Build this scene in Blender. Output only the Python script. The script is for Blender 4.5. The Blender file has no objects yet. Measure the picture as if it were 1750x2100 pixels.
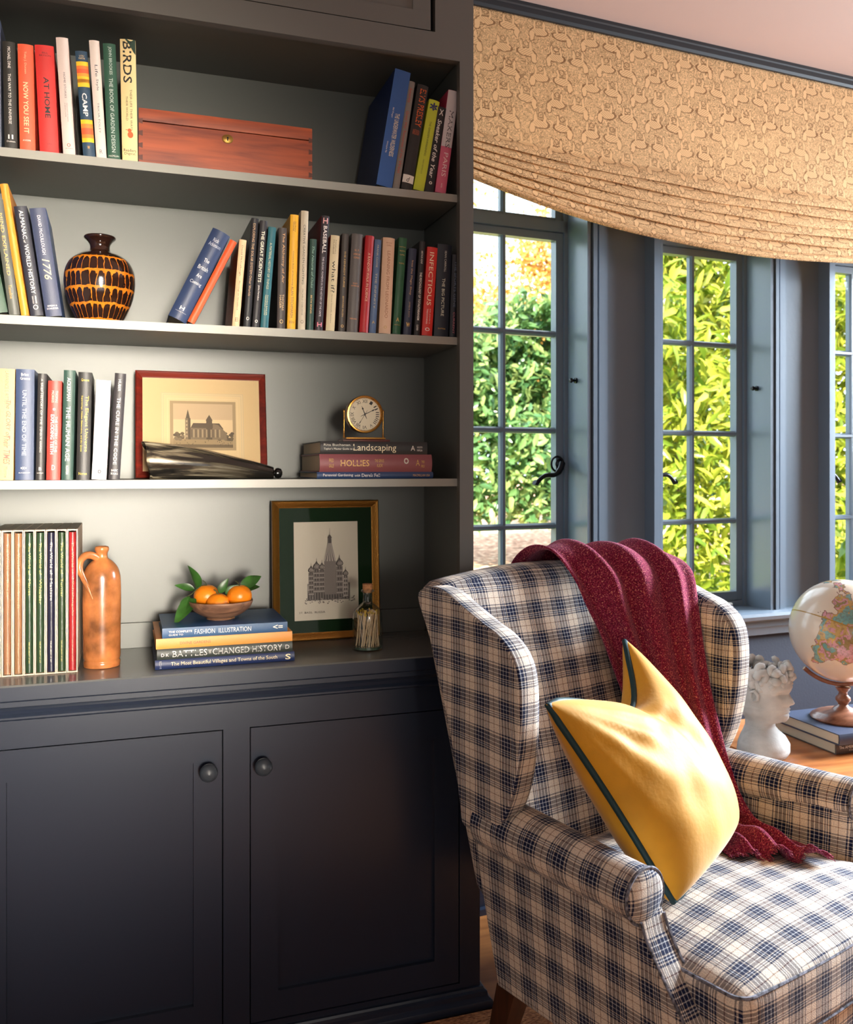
import bpy, math, random
import numpy as np
from mathutils import Vector, Matrix
random.seed(7); np.random.seed(7)
SC=bpy.context.scene; COL=SC.collection
pi=math.pi
# ------------------------------------------------------------------ camera, light, exposure
FPX=1830.; YAW=math.atan(620/1830.); HCAM=1.325
cd=bpy.data.cameras.new('camera'); cam=bpy.data.objects.new('camera',cd); COL.objects.link(cam)
cam.location=(0,0,HCAM); cam.rotation_euler=(pi/2,0,-YAW)
cd.sensor_fit='HORIZONTAL'; cd.sensor_width=36; cd.lens=36*FPX/1750; cd.shift_y=-92/1750.; cd.clip_start=.02
cd.dof.use_dof=True; cd.dof.focus_distance=1.95; cd.dof.aperture_fstop=7
SC.camera=cam
SC.view_settings.view_transform='Standard'; SC.view_settings.look='None'; SC.view_settings.gamma=1
SC.view_settings.use_curve_mapping=False; SC.view_settings.exposure=0.0
W=bpy.data.worlds.new('sky'); SC.world=W; W.use_nodes=True
bg=W.node_tree.nodes['Background']; bg.inputs[0].default_value=(.72,.86,1,1); bg.inputs[1].default_value=5.2
def area(name,loc,target,size,sizey,energy,color,spread=180):
    l=bpy.data.lights.new(name,'AREA'); l.shape='RECTANGLE'; l.size=size; l.size_y=sizey; l.energy=energy; l.color=color
    l.spread=math.radians(spread)
    o=bpy.data.objects.new(name,l); COL.objects.link(o); o.location=loc
    o.rotation_euler=(Vector(target)-Vector(loc)).to_track_quat('-Z','Y').to_euler(); return o
sl=bpy.data.lights.new('sun','SUN'); sl.energy=26.0; sl.color=(1,.93,.78); sl.angle=math.radians(1.5)
so=bpy.data.objects.new('sun',sl); COL.objects.link(so); so.rotation_euler=Vector((.45,.55,-.72)).to_track_quat('-Z','Y').to_euler()
area('front_window_light',(.30,-2.2,1.50),(-.20,2.1,1.36),.5,1.3,13,(1,.90,.76),21)
area('side_window_light',(4.30,1.95,1.75),(1.1,1.2,.5),.9,1.5,310,(.80,.90,1),120)
area('room_fill_light',(.2,-2.2,1.2),(.6,2,2.0),2.4,1.4,16,(1,.95,.90),180)

# ------------------------------------------------------------------ helpers
def lin(c):
    return tuple((x/12.92 if x<=.04045 else ((x+.055)/1.055)**2.4) for x in [v/255. for v in c])
MATS={}
def mat(name,rgb,rough=.5,metal=0,spec=.5,bump=0,bscale=200,var=0,vscale=6,coat=0,sheen=0,trans=0):
    if name in MATS: return MATS[name]
    m=bpy.data.materials.new(name); m.use_nodes=True; nt=m.node_tree; N=nt.nodes; L=nt.links; p=N['Principled BSDF']
    c=lin(rgb); p.inputs['Base Color'].default_value=(*c,1); p.inputs['Roughness'].default_value=rough
    p.inputs['Metallic'].default_value=metal; p.inputs['Specular IOR Level'].default_value=spec
    p.inputs['Coat Weight'].default_value=coat; p.inputs['Coat Roughness'].default_value=.15
    p.inputs['Sheen Weight'].default_value=sheen
    if trans: p.inputs['Transmission Weight'].default_value=trans
    if bump or var: 
        tc=N.new('ShaderNodeTexCoord')
    if var:
        n=N.new('ShaderNodeTexNoise'); n.inputs['Scale'].default_value=vscale; n.inputs['Detail'].default_value=5
        L.new(tc.outputs['Object'],n.inputs['Vector'])
        mx=N.new('ShaderNodeMix'); mx.data_type='RGBA'
        mx.inputs[6].default_value=tuple(x*(1-var) for x in c)+(1,); mx.inputs[7].default_value=tuple(min(1,x*(1+var)) for x in c)+(1,)
        cr_=N.new('ShaderNodeMapRange'); cr_.inputs[1].default_value=.33; cr_.inputs[2].default_value=.67; L.new(n.outputs['Fac'],cr_.inputs[0]); L.new(cr_.outputs[0],mx.inputs[0]); L.new(mx.outputs[2],p.inputs['Base Color'])
    if bump:
        n=N.new('ShaderNodeTexNoise'); n.inputs['Scale'].default_value=bscale; n.inputs['Detail'].default_value=3
        L.new(tc.outputs['Object'],n.inputs['Vector'])
        b=N.new('ShaderNodeBump'); b.inputs['Strength'].default_value=bump; b.inputs['Distance'].default_value=.002
        L.new(n.outputs['Fac'],b.inputs['Height']); L.new(b.outputs[0],p.inputs['Normal'])
    MATS[name]=m; return m
def ramp(N,stops,interp='CONSTANT'):
    r=N.new('ShaderNodeValToRGB'); r.color_ramp.interpolation=interp; e=r.color_ramp.elements
    while len(e)<len(stops): e.new(.5)
    for i,(p,c) in enumerate(stops):
        e[i].position=p; e[i].color=(*c,1) if len(c)==3 else c
    return r
def math_(N,L,op,a,b=None,c=None):
    n=N.new('ShaderNodeMath'); n.operation=op
    for i,x in enumerate((a,b,c)):
        if x is None: continue
        if isinstance(x,(int,float)): n.inputs[i].default_value=x
        else: L.new(x,n.inputs[i])
    return n.outputs[0]
def mixc(N,L,f,a,b,mode='MIX'):
    n=N.new('ShaderNodeMix'); n.data_type='RGBA'; n.blend_type=mode
    for i,x in ((0,f),(6,a),(7,b)):
        if isinstance(x,(int,float)): n.inputs[i].default_value=x
        elif isinstance(x,tuple): n.inputs[i].default_value=(*x,1) if len(x)==3 else x
        else: L.new(x,n.inputs[i])
    return n.outputs[2]
def tag(o,label=None,cat=None,group=None,kind=None):
    if label: o['label']=label
    if cat: o['category']=cat
    if group: o['group']=group
    if kind: o['kind']=kind
    return o
def thing(name,label,cat,loc=(0,0,0),rotz=0,group=None,rot=None):
    o=bpy.data.objects.new(name,None); COL.objects.link(o); o.location=loc
    o.rotation_euler=rot if rot else (0,0,rotz); o.empty_display_size=.05
    return tag(o,label,cat,group)
class MB:
    def __init__(s): s.v=[]; s.f=[]; s.uv=[]; s.mi=[]
    def add(s,vs,fs,uvs=None,mi=0):
        k=len(s.v); s.v+= [tuple(map(float,p)) for p in vs]
        for i,f in enumerate(fs):
            s.f.append(tuple(j+k for j in f)); s.mi.append(mi)
            s.uv.append(uvs[i] if uvs else [(0,0)]*len(f))
        return s
    def box(s,x0,x1,y0,y1,z0,z1,mi=0,rot=None,org=None):
        vs=[(x,y,z) for z in (z0,z1) for y in (y0,y1) for x in (x0,x1)]
        if rot is not None:
            o=Vector(org) if org else Vector(((x0+x1)/2,(y0+y1)/2,(z0+z1)/2))
            vs=[tuple(o+rot@(Vector(p)-o)) for p in vs]
        return s.add(vs,[(0,2,3,1),(4,5,7,6),(0,1,5,4),(2,6,7,3),(0,4,6,2),(1,3,7,5)],mi=mi)
    def lathe(s,prof,n=48,c=(0,0,0),mi=0,axis='z',a0=0,a1=2*pi,sx=1,sy=1):
        k=len(s.v); full=abs(a1-a0-2*pi)<1e-6; m=n if full else n+1
        vs=[];fs=[];uv=[]
        for (r,z) in prof:
            for i in range(m):
                t=a0+(a1-a0)*i/n; p=(r*math.cos(t)*sx,r*math.sin(t)*sy,z)
                if axis=='x': p=(p[2],p[0],p[1])
                elif axis=='y': p=(p[0],p[2],p[1])
                vs.append((p[0]+c[0],p[1]+c[1],p[2]+c[2]))
        L=[0]
        for i in range(1,len(prof)): L.append(L[-1]+math.hypot(prof[i][0]-prof[i-1][0],prof[i][1]-prof[i-1][1]))
        for j in range(len(prof)-1):
            for i in range(n):
                i2=(i+1)%m if full else i+1
                f=(j*m+i,j*m+i2,(j+1)*m+i2,(j+1)*m+i)
                if axis=='y': f=f[::-1]
                fs.append(f); u=[(i/n,L[j]),((i+1)/n,L[j]),((i+1)/n,L[j+1]),(i/n,L[j+1])]
                uv.append(u[::-1] if axis=='y' else u)
        return s.add(vs,fs,uv,mi)
    def tube(s,pts,r,n=8,mi=0,closed=False,cap=True):
        pts=[Vector(p) for p in pts]; m=len(pts); rs=r if isinstance(r,(list,tuple)) else [r]*m
        vs=[];up=None
        for i,p in enumerate(pts):
            a=pts[(i-1)%m] if (closed or i>0) else pts[i]; b=pts[(i+1)%m] if (closed or i<m-1) else pts[i]
            t=(b-a).normalized()
            if up is None:
                up=t.orthogonal().normalized()
            up=(up-t*up.dot(t)).normalized(); w=t.cross(up)
            for k in range(n):
                q=2*pi*k/n; vs.append(p+(up*math.cos(q)+w*math.sin(q))*rs[i])
        fs=[];uv=[];Lc=0
        for i in range(m if closed else m-1):
            j=(i+1)%m; d=(pts[j]-pts[i]).length
            for k in range(n):
                k2=(k+1)%n; fs.append((i*n+k,i*n+k2,j*n+k2,j*n+k))
                uv.append([(k/n*2*pi*rs[i],Lc),((k+1)/n*2*pi*rs[i],Lc),((k+1)/n*2*pi*rs[i],Lc+d),(k/n*2*pi*rs[i],Lc+d)])
            Lc+=d
        if cap and not closed:
            fs.append(tuple(range(n))[::-1]); uv.append([(0,0)]*n); fs.append(tuple((m-1)*n+k for k in range(n))); uv.append([(0,0)]*n)
        return s.add(vs,fs,uv,mi)
    def grid(s,fn,nu,nv,uvfn=None,mi=0,closeu=False,flip=False):
        m=nu if closeu else nu+1
        vs=[fn(i/nu,j/nv) for j in range(nv+1) for i in range(m)]
        fs=[];uv=[]
        for j in range(nv):
            for i in range(nu):
                i2=(i+1)%m if closeu else i+1
                f=[j*m+i,j*m+i2,(j+1)*m+i2,(j+1)*m+i]
                q=[(i/nu,j/nv),((i+1)/nu,j/nv),((i+1)/nu,(j+1)/nv),(i/nu,(j+1)/nv)]
                if uvfn: q=[uvfn(*p) for p in q]
                if flip: f=f[::-1]; q=q[::-1]
                fs.append(tuple(f)); uv.append(q)
        return s.add(vs,fs,uv,mi)
    def slab(s,outline,x0,x1,r=.01,seg=4,mi=0,fn=None,r1=None):
        r1=r if r1 is None else r1
        # outline: (y,z) closed polygon; extruded along x with rounded rims
        P=[Vector(p) for p in outline]; n=len(P)
        A=sum(P[i].x*P[(i+1)%n].y-P[(i+1)%n].x*P[i].y for i in range(n))
        if A<0: P=P[::-1]
        nor=[]
        for i in range(n):
            e1=(P[i]-P[i-1]).normalized(); e2=(P[(i+1)%n]-P[i]).normalized(); t=(e1+e2).normalized()
            nor.append(Vector((-t.y,t.x)))
        rings=[(x0+r*(1-math.sin(q)), r*(1-math.cos(q))) for q in [pi/2*(1-k/seg) for k in range(seg+1)]]
        rings=[(x0+r*(1-math.cos(pi/2*k/seg)), r*(1-math.sin(pi/2*k/seg))) for k in range(seg+1)]
        rings+= [(x1-r1*(1-math.cos(pi/2*k/seg)), r1*(1-math.sin(pi/2*k/seg))) for k in range(seg,-1,-1)]
        vs=[]
        for x,ins in rings:
            for i in range(n):
                q=P[i]+nor[i]*ins; p=(x,q.x,q.y); vs.append(fn(p) if fn else p)
        fs=[];m=len(rings)
        for k in range(m-1):
            for i in range(n):
                j=(i+1)%n; fs.append((k*n+i,k*n+j,(k+1)*n+j,(k+1)*n+i)[::-1])
        fs.append(tuple(range(n))); fs.append(tuple((m-1)*n+i for i in range(n))[::-1])
        fs=[f[::-1] for f in fs]
        return s.add(vs,fs,None,mi)
    def rbox(s,hx,hy,hz,r,n=8,fn=None,mi=0,c=(0,0,0)):
        # rounded box with n subdivisions per side
        for ax in range(3):
            for sg in (-1,1):
                vs=[];fs=[]
                for j in range(n+1):
                    for i in range(n+1):
                        a=-1+2*i/n; b=-1+2*j/n
                        a=math.copysign(1-(1-abs(a))**1.0,a) if a else 0
                        q=[0,0,0]; q[ax]=sg; q[(ax+1)%3]=a*sg; q[(ax+2)%3]=b
                        H=(hx,hy,hz); p=[q[k]*H[k] for k in range(3)]
                        inn=[max(-(H[k]-r),min(H[k]-r,p[k])) for k in range(3)]
                        d=Vector([p[k]-inn[k] for k in range(3)]); 
                        if d.length>0: d=d.normalized()*r
                        w=(inn[0]+d.x+c[0],inn[1]+d.y+c[1],inn[2]+d.z+c[2])
                        vs.append(fn(w) if fn else w)
                for j in range(n):
                    for i in range(n):
                        k=j*(n+1)+i; fs.append((k,k+1,k+n+2,k+n+1))
                s.add(vs,fs,None,mi)
        return s
    def build(s,name,mats,parent=None,smooth=True,angle=40,weld=0,boxuv=False,loc=None,rot=None):
        me=bpy.data.meshes.new(name); me.from_pydata(s.v,[],s.f)
        mats=mats if isinstance(mats,(list,tuple)) else [mats]
        for m in mats: me.materials.append(m)
        uvl=me.uv_layers.new(name='UVMap')
        flat=[c for u in s.uv for p in u for c in p]; uvl.data.foreach_set('uv',flat)
        me.polygons.foreach_set('material_index',s.mi)
        me.update()
        if boxuv:
            for p in me.polygons:
                nx,ny,nz=[abs(q) for q in p.normal]
                for li in p.loop_indices:
                    v=me.vertices[me.loops[li].vertex_index].co
                    if nx>=ny and nx>=nz*.8: u=(v.y,v.z)
                    elif ny>=nz*.8: u=(v.x,v.z)
                    else: u=(v.x,v.y)
                    uvl.data[li].uv=u
        if weld:
            import bmesh
            bm=bmesh.new(); bm.from_mesh(me); bmesh.ops.remove_doubles(bm,verts=bm.verts,dist=weld); bm.to_mesh(me); bm.free()
        if smooth:
            me.polygons.foreach_set('use_smooth',[True]*len(me.polygons)); me.set_sharp_from_angle(angle=math.radians(angle))
        o=bpy.data.objects.new(name,me); COL.objects.link(o)
        if parent: o.parent=parent
        if loc: o.location=loc
        if rot: o.rotation_euler=rot
        return o
def text_mesh(s,shear=0,bold=0,res=2):
    cu=bpy.data.curves.new('t','FONT'); cu.body=s; cu.size=1; cu.resolution_u=res; cu.shear=shear; cu.offset=bold
    cu.align_x='LEFT'
    o=bpy.data.objects.new('t',cu); COL.objects.link(o)
    dg=bpy.context.evaluated_depsgraph_get(); dg.update()
    me=bpy.data.meshes.new_from_object(o.evaluated_get(dg))
    vs=[tuple(v.co) for v in me.vertices]; fs=[tuple(p.vertices) for p in me.polygons]
    bpy.data.objects.remove(o); bpy.data.curves.remove(cu); bpy.data.meshes.remove(me)
    return vs,fs
TM={}
def text_into(mb,s,fn,shear=0,bold=0,mi=0):
    # fn maps (a,b) in 0..1 box -> xyz
    key=(s,shear,bold)
    if key not in TM: TM[key]=text_mesh(s,shear,bold)
    vs,fs=TM[key]
    if not vs: return
    xs=[v[0] for v in vs]; ys=[v[1] for v in vs]; x0,x1,y0,y1=min(xs),max(xs),min(ys),max(ys)
    mb.add([fn((v[0]-x0)/(x1-x0),(v[1]-y0)/(y1-y0)) for v in vs],fs)
def resample(pts,rs,n):
    P=[];R=[]
    m=len(pts)-1
    for k in range(n+1):
        t=k/n*m; i=min(m-1,int(t)); q=t-i
        g=lambda j:pts[max(0,min(m,j))]
        gr=lambda j:rs[max(0,min(m,j))]
        cr=lambda a,b,c,d:.5*((2*b)+(c-a)*q+(2*a-5*b+4*c-d)*q*q+(3*b-a-3*c+d)*q**3)
        P.append(cr(g(i-1),g(i),g(i+1),g(i+2))); R.append(cr(gr(i-1),gr(i),gr(i+1),gr(i+2)))
    return P,R
# pixel on the photograph -> direction, to read sizes off the planes things really stand on
ca,sa=math.cos(YAW),math.sin(YAW)
def dirp(u,v):
    s=(u-875)/FPX; return Vector((sa+ca*s,ca-sa*s,(958-v)/FPX))
def onY(u,v,Y):
    d=dirp(u,v); t=Y/d.y; return Vector((d.x*t,Y,HCAM+d.z*t))
def XY(u,Y): return onY(u,958,Y).x
# ------------------------------------------------------------------ materials
PAINT=mat('shelf_paint',(97,100,96),.42,bump=.05,bscale=60)
NAVY=mat('cabinet_paint',(35,43,59),.28,bump=.04,bscale=50)
FRAMEP=mat('frame_paint',(100,97,91),.45,bump=.05,bscale=60)
TRIM=mat('window_trim_paint',(102,114,126),.28,bump=.25,bscale=35)
WALLP=mat('wall_paint',(32,40,57),.6,bump=.2,bscale=120)
CEIL=mat('ceiling_paint',(184,156,144),.8)
CROWN=mat('crown_paint',(24,26,30),.5)
WHITE=mat('plain_wall',(150,142,132),.8)
IRON=mat('black_iron',(18,20,24),.3,metal=.6)
BRASS=mat('brass',(190,140,70),.25,metal=1)
GOLD=mat('gilt',(150,105,45),.35,metal=.85,bump=.6,bscale=300)
PAGES=mat('book_pages',(205,192,168),.8,bump=.6,bscale=700)
GLASSM=bpy.data.materials.new('pane_glass'); GLASSM.use_nodes=True
def _g():
    nt=GLASSM.node_tree; N=nt.nodes; L=nt.links; N.remove(N['Principled BSDF'])
    t=N.new('ShaderNodeBsdfTransparent'); t.inputs[0].default_value=(.97,.98,.97,1)
    g=N.new('ShaderNodeBsdfGlossy'); g.inputs['Roughness'].default_value=.02
    m=N.new('ShaderNodeMixShader'); m.inputs[0].default_value=.012; L.new(t.outputs[0],m.inputs[1]); L.new(g.outputs[0],m.inputs[2])
    L.new(m.outputs[0],N['Material Output'].inputs[0])
_g()
def plaid():
    m=bpy.data.materials.new('plaid_wool'); m.use_nodes=True; N=m.node_tree.nodes; L=m.node_tree.links; p=N['Principled BSDF']
    cr=lin((240,224,204)); nv=lin((14,26,62)); wh=lin((238,238,238)); br=lin((150,108,78)); bl=lin((40,58,100))
    A=[(0,nv),(.09,wh),(.112,nv),(.21,wh),(.232,nv),(.32,cr),(.36,nv),(.40,cr),(.60,br),(.622,cr),(.80,nv),(.845,cr),(.875,nv),(.91,wh),(.93,nv),(.965,cr)]
    uv=N.new('ShaderNodeTexCoord'); mp=N.new('ShaderNodeMapping'); L.new(uv.outputs['UV'],mp.inputs[0])
    nz=N.new('ShaderNodeTexNoise'); nz.inputs['Scale'].default_value=5; L.new(uv.outputs['UV'],nz.inputs['Vector'])
    wob=math_(N,L,'MULTIPLY_ADD',nz.outputs['Fac'],.010,-.005)
    fz=N.new('ShaderNodeTexNoise'); fz.inputs['Scale'].default_value=900; L.new(uv.outputs['UV'],fz.inputs['Vector'])
    fuz=math_(N,L,'MULTIPLY_ADD',fz.outputs['Fac'],.0030,-.0015)
    sp=N.new('ShaderNodeSeparateXYZ'); L.new(mp.outputs[0],sp.inputs[0])
    out=[]
    for i,per in ((0,.078),(1,.070)):
        x=math_(N,L,'ADD',math_(N,L,'ADD',sp.outputs[i],wob),fuz)
        x=math_(N,L,'FRACT',math_(N,L,'DIVIDE',x,per))
        r=ramp(N,A); L.new(x,r.inputs[0]); out.append(r.outputs[0])
    c=mixc(N,L,.5,out[0],out[1])
    ds=mixc(N,L,1.0,out[0],out[1],'DARKEN')
    c=mixc(N,L,.28,c,ds)
    wv=N.new('ShaderNodeTexNoise'); wv.inputs['Scale'].default_value=420; wv.inputs['Detail'].default_value=2; L.new(uv.outputs['UV'],wv.inputs['Vector'])
    wr=ramp(N,[(.3,(.72,.72,.74)),(.7,(1.12,1.12,1.12))],'LINEAR'); L.new(wv.outputs['Fac'],wr.inputs[0])
    c=mixc(N,L,1.0,c,wr.outputs[0],'MULTIPLY')
    L.new(c,p.inputs['Base Color']); p.inputs['Roughness'].default_value=.9; p.inputs['Sheen Weight'].default_value=.15; p.inputs['Specular IOR Level'].default_value=.1
    b=N.new('ShaderNodeBump'); b.inputs['Strength'].default_value=.5; b.inputs['Distance'].default_value=.002
    L.new(wv.outputs['Fac'],b.inputs['Height']); L.new(b.outputs[0],p.inputs['Normal'])
    return m
PLAID=plaid()
PIPE=mat('plaid_piping',(112,112,122),.9,var=.9,vscale=110,bump=.4,bscale=600)
def wood(name,c1,c2,scale=1,rough=.4,axis=0,coat=.2):
    m=bpy.data.materials.new(name); m.use_nodes=True; N=m.node_tree.nodes; L=m.node_tree.links; p=N['Principled BSDF']
    tc=N.new('ShaderNodeTexCoord'); mp=N.new('ShaderNodeMapping'); sc=[30*scale]*3; sc[axis]=2.5*scale; mp.inputs['Scale'].default_value=sc
    L.new(tc.outputs['Object'],mp.inputs[0]); n=N.new('ShaderNodeTexNoise'); n.inputs['Scale'].default_value=2; n.inputs['Detail'].default_value=7; n.inputs['Distortion'].default_value=.6
    L.new(mp.outputs[0],n.inputs['Vector']); r=ramp(N,[(.3,lin(c1)),(.7,lin(c2))],'LINEAR'); L.new(n.outputs['Fac'],r.inputs[0])
    L.new(r.outputs[0],p.inputs['Base Color']); p.inputs['Roughness'].default_value=rough; p.inputs['Coat Weight'].default_value=coat
    return m
BOXW=wood('old_pine',(112,38,12),(172,74,26),.9,.42)
TABLEW=wood('table_oak',(150,84,40),(206,132,74),.5,.3)
LEGW=wood('leg_walnut',(40,22,14),(78,44,28),1,.3,axis=2)
MAHOG=wood('mahogany',(70,18,12),(118,36,24),1,.3)
BOWLW=wood('bowl_clay',(84,56,42),(146,106,80),1.2,.6)
GLOBEW=wood('globe_stand_wood',(110,62,40),(168,112,84),1,.3)

# ------------------------------------------------------------------ room shell
WA=math.radians(4); WO=Vector((.80,2.46,0)); WD=Vector((math.cos(WA),math.sin(WA),0)); WN=Vector((-math.sin(WA),math.cos(WA),0))
def WL(w,d,z): return WO+WD*w+WN*d+Vector((0,0,z))
WROT=(0,0,WA)
CZ=2.672
OPEN=[(.117,.565),(.855,1.303),(1.604,2.052)]; SILLZ=.835; HEADZ=2.45
def wbox(mb,w0,w1,d0,d1,z0,z1,mi=0): return mb.box(w0,w1,d0,d1,z0,z1,mi)
mb=MB()
wbox(mb,-.02,4.2,0,.16,-.05,SILLZ-.03,0); wbox(mb,-.02,4.2,0,.16,HEADZ,CZ+.1,1)
e=[-.02]+[x for o in OPEN for x in o]+[4.2]
for i in range(0,len(e),2): wbox(mb,e[i],e[i+1],0,.16,SILLZ-.03,HEADZ,1)
o=mb.build('wall_back',[WALLP,TRIM],smooth=False,loc=WO,rot=WROT); tag(o,kind='structure')
mb=MB(); mb.box(-2.3,.78,2.42,2.55,-.05,CZ+.1); tag(mb.build('wall_behind_bookcase',WHITE,smooth=False),kind='structure').name='wall_back_left'
mb=MB(); mb.box(-2.4,-2.3,-2.7,2.55,-.05,CZ+.1); tag(mb.build('wall_left',WHITE,smooth=False),kind='structure')
mb=MB(); mb.box(4.5,4.6,-2.7,3.0,-.05,CZ+.1); tag(mb.build('wall_right',WHITE,smooth=False),kind='structure')
mb=MB(); mb.box(-2.4,4.6,-2.8,-2.7,-.05,CZ+.1); tag(mb.build('wall_front',WHITE,smooth=False),kind='structure')
mb=MB(); mb.box(-2.4,4.7,-2.8,3.2,CZ,CZ+.12); tag(mb.build('ceiling',CEIL,smooth=False),kind='structure')
FLOORM=wood('floor_oak',(120,72,36),(170,112,62),.4,.4)
mb=MB(); mb.box(-2.4,4.6,-2.8,2.95,-.06,0); tag(mb.build('floor',FLOORM,smooth=False),kind='structure')
# crown strip
mb=MB(); 
prof=[(-.128,CZ),(-.128,CZ-.010),(-.124,CZ-.013),(-.124,CZ-.028),(-.120,CZ-.036),(-.09,CZ-.036),(0,CZ-.036)]
mb.grid(lambda u,v:(0.0+u*4.2,*prof[int(round(v*(len(prof)-1)))]),2,len(prof)-1)
tag(mb.build('trim_1',CROWN,loc=WO,rot=WROT,angle=20),kind='structure')
# sill with apron
mb=MB(); sp=[(.15,SILLZ),(-.04,SILLZ),(-.052,SILLZ-.006),(-.056,SILLZ-.016),(-.052,SILLZ-.028),(-.04,SILLZ-.033),(-.032,SILLZ-.036),(-.03,SILLZ-.055),(-.022,SILLZ-.062),(-.018,SILLZ-.085),(0,SILLZ-.09)]
mb.grid(lambda u,v:(0.04+u*4.1,*sp[int(round(v*(len(sp)-1)))]),2,len(sp)-1)
tag(mb.build('trim_2',TRIM,loc=WO,rot=WROT,angle=25),kind='structure')
# baseboard
mb=MB(); bp=[(-.001,.14),(-.012,.135),(-.012,.118),(-.018,.112),(-.018,.02),(-.032,.018),(-.032,0)]
mb.grid(lambda u,v:(0.04+u*4.1,*bp[int(round(v*(len(bp)-1)))]),2,len(bp)-1)
tag(mb.build('baseboard_back',NAVY,loc=WO,rot=WROT,angle=20),kind='structure')
# casings beside each opening
n=3
def casing(steps):
    mb=MB()
    for w0,w1,d in steps: mb.box(min(w0,w1),max(w0,w1),-d,.0,SILLZ,HEADZ+.02)
    return mb
for i,(a,b_) in enumerate(OPEN):
    R=[(b_,b_+.012,.030),(b_+.012,b_+.020,.016),(b_+.020,b_+.034,.034),(b_+.034,b_+.046,.020),(b_+.046,b_+.066,.026),(b_+.066,b_+.084,.014),(b_+.084,b_+.092,.006)]
    Lf=[(a-.010,a,.026),(a-.018,a-.010,.016),(a-.034,a-.018,.036),(a-.046,a-.034,.046),(a-.052,a-.046,.050)]
    o=casing(R).build('trim_%d'%n,TRIM,loc=WO,rot=WROT,smooth=False); tag(o,kind='structure'); n+=1
    o=casing(Lf).build('trim_%d'%n,TRIM,loc=WO,rot=WROT,smooth=False); tag(o,kind='structure'); n+=1
# windows
ROWS=[.86,1.135,1.443,1.755,2.062]
def frustum_bar(mb,p0,p1,w,d0,d1,vert):
    # glazing bar with chamfered room side
    if vert:
        x=p0[0]; mb.add([(x-w,d1,p0[1]),(x+w,d1,p0[1]),(x+w,d0+.008,p0[1]),(x+w*.45,d0,p0[1]),(x-w*.45,d0,p0[1]),(x-w,d0+.008,p0[1])]+
              [(x-w,d1,p1[1]),(x+w,d1,p1[1]),(x+w,d0+.008,p1[1]),(x+w*.45,d0,p1[1]),(x-w*.45,d0,p1[1]),(x-w,d0+.008,p1[1])],
              [(i,(i+1)%6,(i+1)%6+6,i+6)[::-1] for i in range(6)])
    else:
        z=p0[1]; mb.add([(p0[0],d1,z-w),(p0[0],d1,z+w),(p0[0],d0+.008,z+w),(p0[0],d0,z+w*.45),(p0[0],d0,z-w*.45),(p0[0],d0+.008,z-w)]+
              [(p1[0],d1,z-w),(p1[0],d1,z+w),(p1[0],d0+.008,z+w),(p1[0],d0,z+w*.45),(p1[0],d0,z-w*.45),(p1[0],d0+.008,z-w)],
              [(i,(i+1)%6,(i+1)%6+6,i+6) for i in range(6)])
for i,(a,b_) in enumerate(OPEN):
    mb=MB(); D0=.095
    # outer frame
    mb.box(a,a+.012,D0-.01,.15,SILLZ,HEADZ); mb.box(b_-.012,b_,D0-.01,.15,SILLZ,HEADZ); mb.box(a,b_,D0-.01,.15,2.082,2.118)
    mb.box(a,b_,D0-.005,.15,SILLZ-.005,SILLZ+.018); mb.box(a,b_,D0-.01,.15,HEADZ-.02,HEADZ)
    # sash
    s0,s1=a+.012,b_-.012
    for x0,x1 in ((s0,s0+.026),(s1-.026,s1)): mb.box(x0,x1,D0,D0+.032,SILLZ+.02,2.080); mb.box(x0,x1,D0+.005,D0+.03,2.118,HEADZ-.02)
    mb.box(s0,s1,D0+.001,D0+.031,SILLZ+.02,SILLZ+.05); mb.box(s0,s1,D0+.001,D0+.031,2.056,2.080)
    mb.box(s0,s1,D0+.006,D0+.029,2.118,2.130)
    xm=(a+b_)/2
    frustum_bar(mb,(xm,SILLZ+.03),(xm,2.07),.0095,D0+.004,D0+.028,True)
    frustum_bar(mb,(xm,2.12),(xm,HEADZ-.02),.0095,D0+.004,D0+.028,True)
    for z in ROWS[1:4]: frustum_bar(mb,(s0,z),(s1,z),.0095,D0+.002,D0+.028,False)
    wn=mb.build('window_%d'%(i+1),TRIM,loc=WO,rot=WROT,smooth=False); tag(wn,kind='structure')
    g=MB(); g.box(s0+.02,s1-.02,D0+.014,D0+.018,SILLZ+.04,2.065); g.box(s0+.02,s1-.02,D0+.014,D0+.018,2.12,HEADZ-.025)
    g.build('glass',GLASSM,wn,smooth=False)
    hx,sg=(s1-.013,-1) if i==0 else (s0+.013,1)
    hz=1.335 if i==0 else 1.335
    h=MB(); 
    h.lathe([(0,0),(.016,0),(.017,.003),(.012,.006),(.008,.014),(.008,.022),(0,.024)],16,axis='y'); 
    h.v=[(x+hx,D0-y,z+hz) for x,y,z in h.v]; h.f=[f[::-1] for f in h.f]
    ln=.098
    pts=[(hx,D0-.018,hz+.004)]+[(hx+sg*(t*ln),D0-.022-.006*math.sin(t*pi),hz-.062*t**.8-.010*math.sin(t*2*pi)) for t in [k/10 for k in range(1,11)]]+[(hx+sg*(ln+.008),D0-.024,hz-.058)]
    h.tube(pts,[.010]*3+[.0075]*5+[.007]*2+[.009]*2,10)
    hp=h.build('handle',IRON,wn); hp['label']='black iron lever handle'
    if i==0:
        rg=MB(); rg.tube([(hx-.012+.022*math.cos(q),D0-.006,hz+0.024*math.sin(q)) for q in [2*pi*k/20 for k in range(20)]],.0036,8,closed=True)
        rg.build('handle_ring',IRON,wn)
    pg=MB(); pg.lathe([(0,0),(.009,0),(.009,.004),(.004,.006),(.004,.014),(.008,.017),(.006,.024),(0,.025)],14,axis='x')
    pg.v=[(b_-x,.035+y,1.60+z) for x,y,z in pg.v]; pg.build('stay_peg',IRON,wn)
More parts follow.
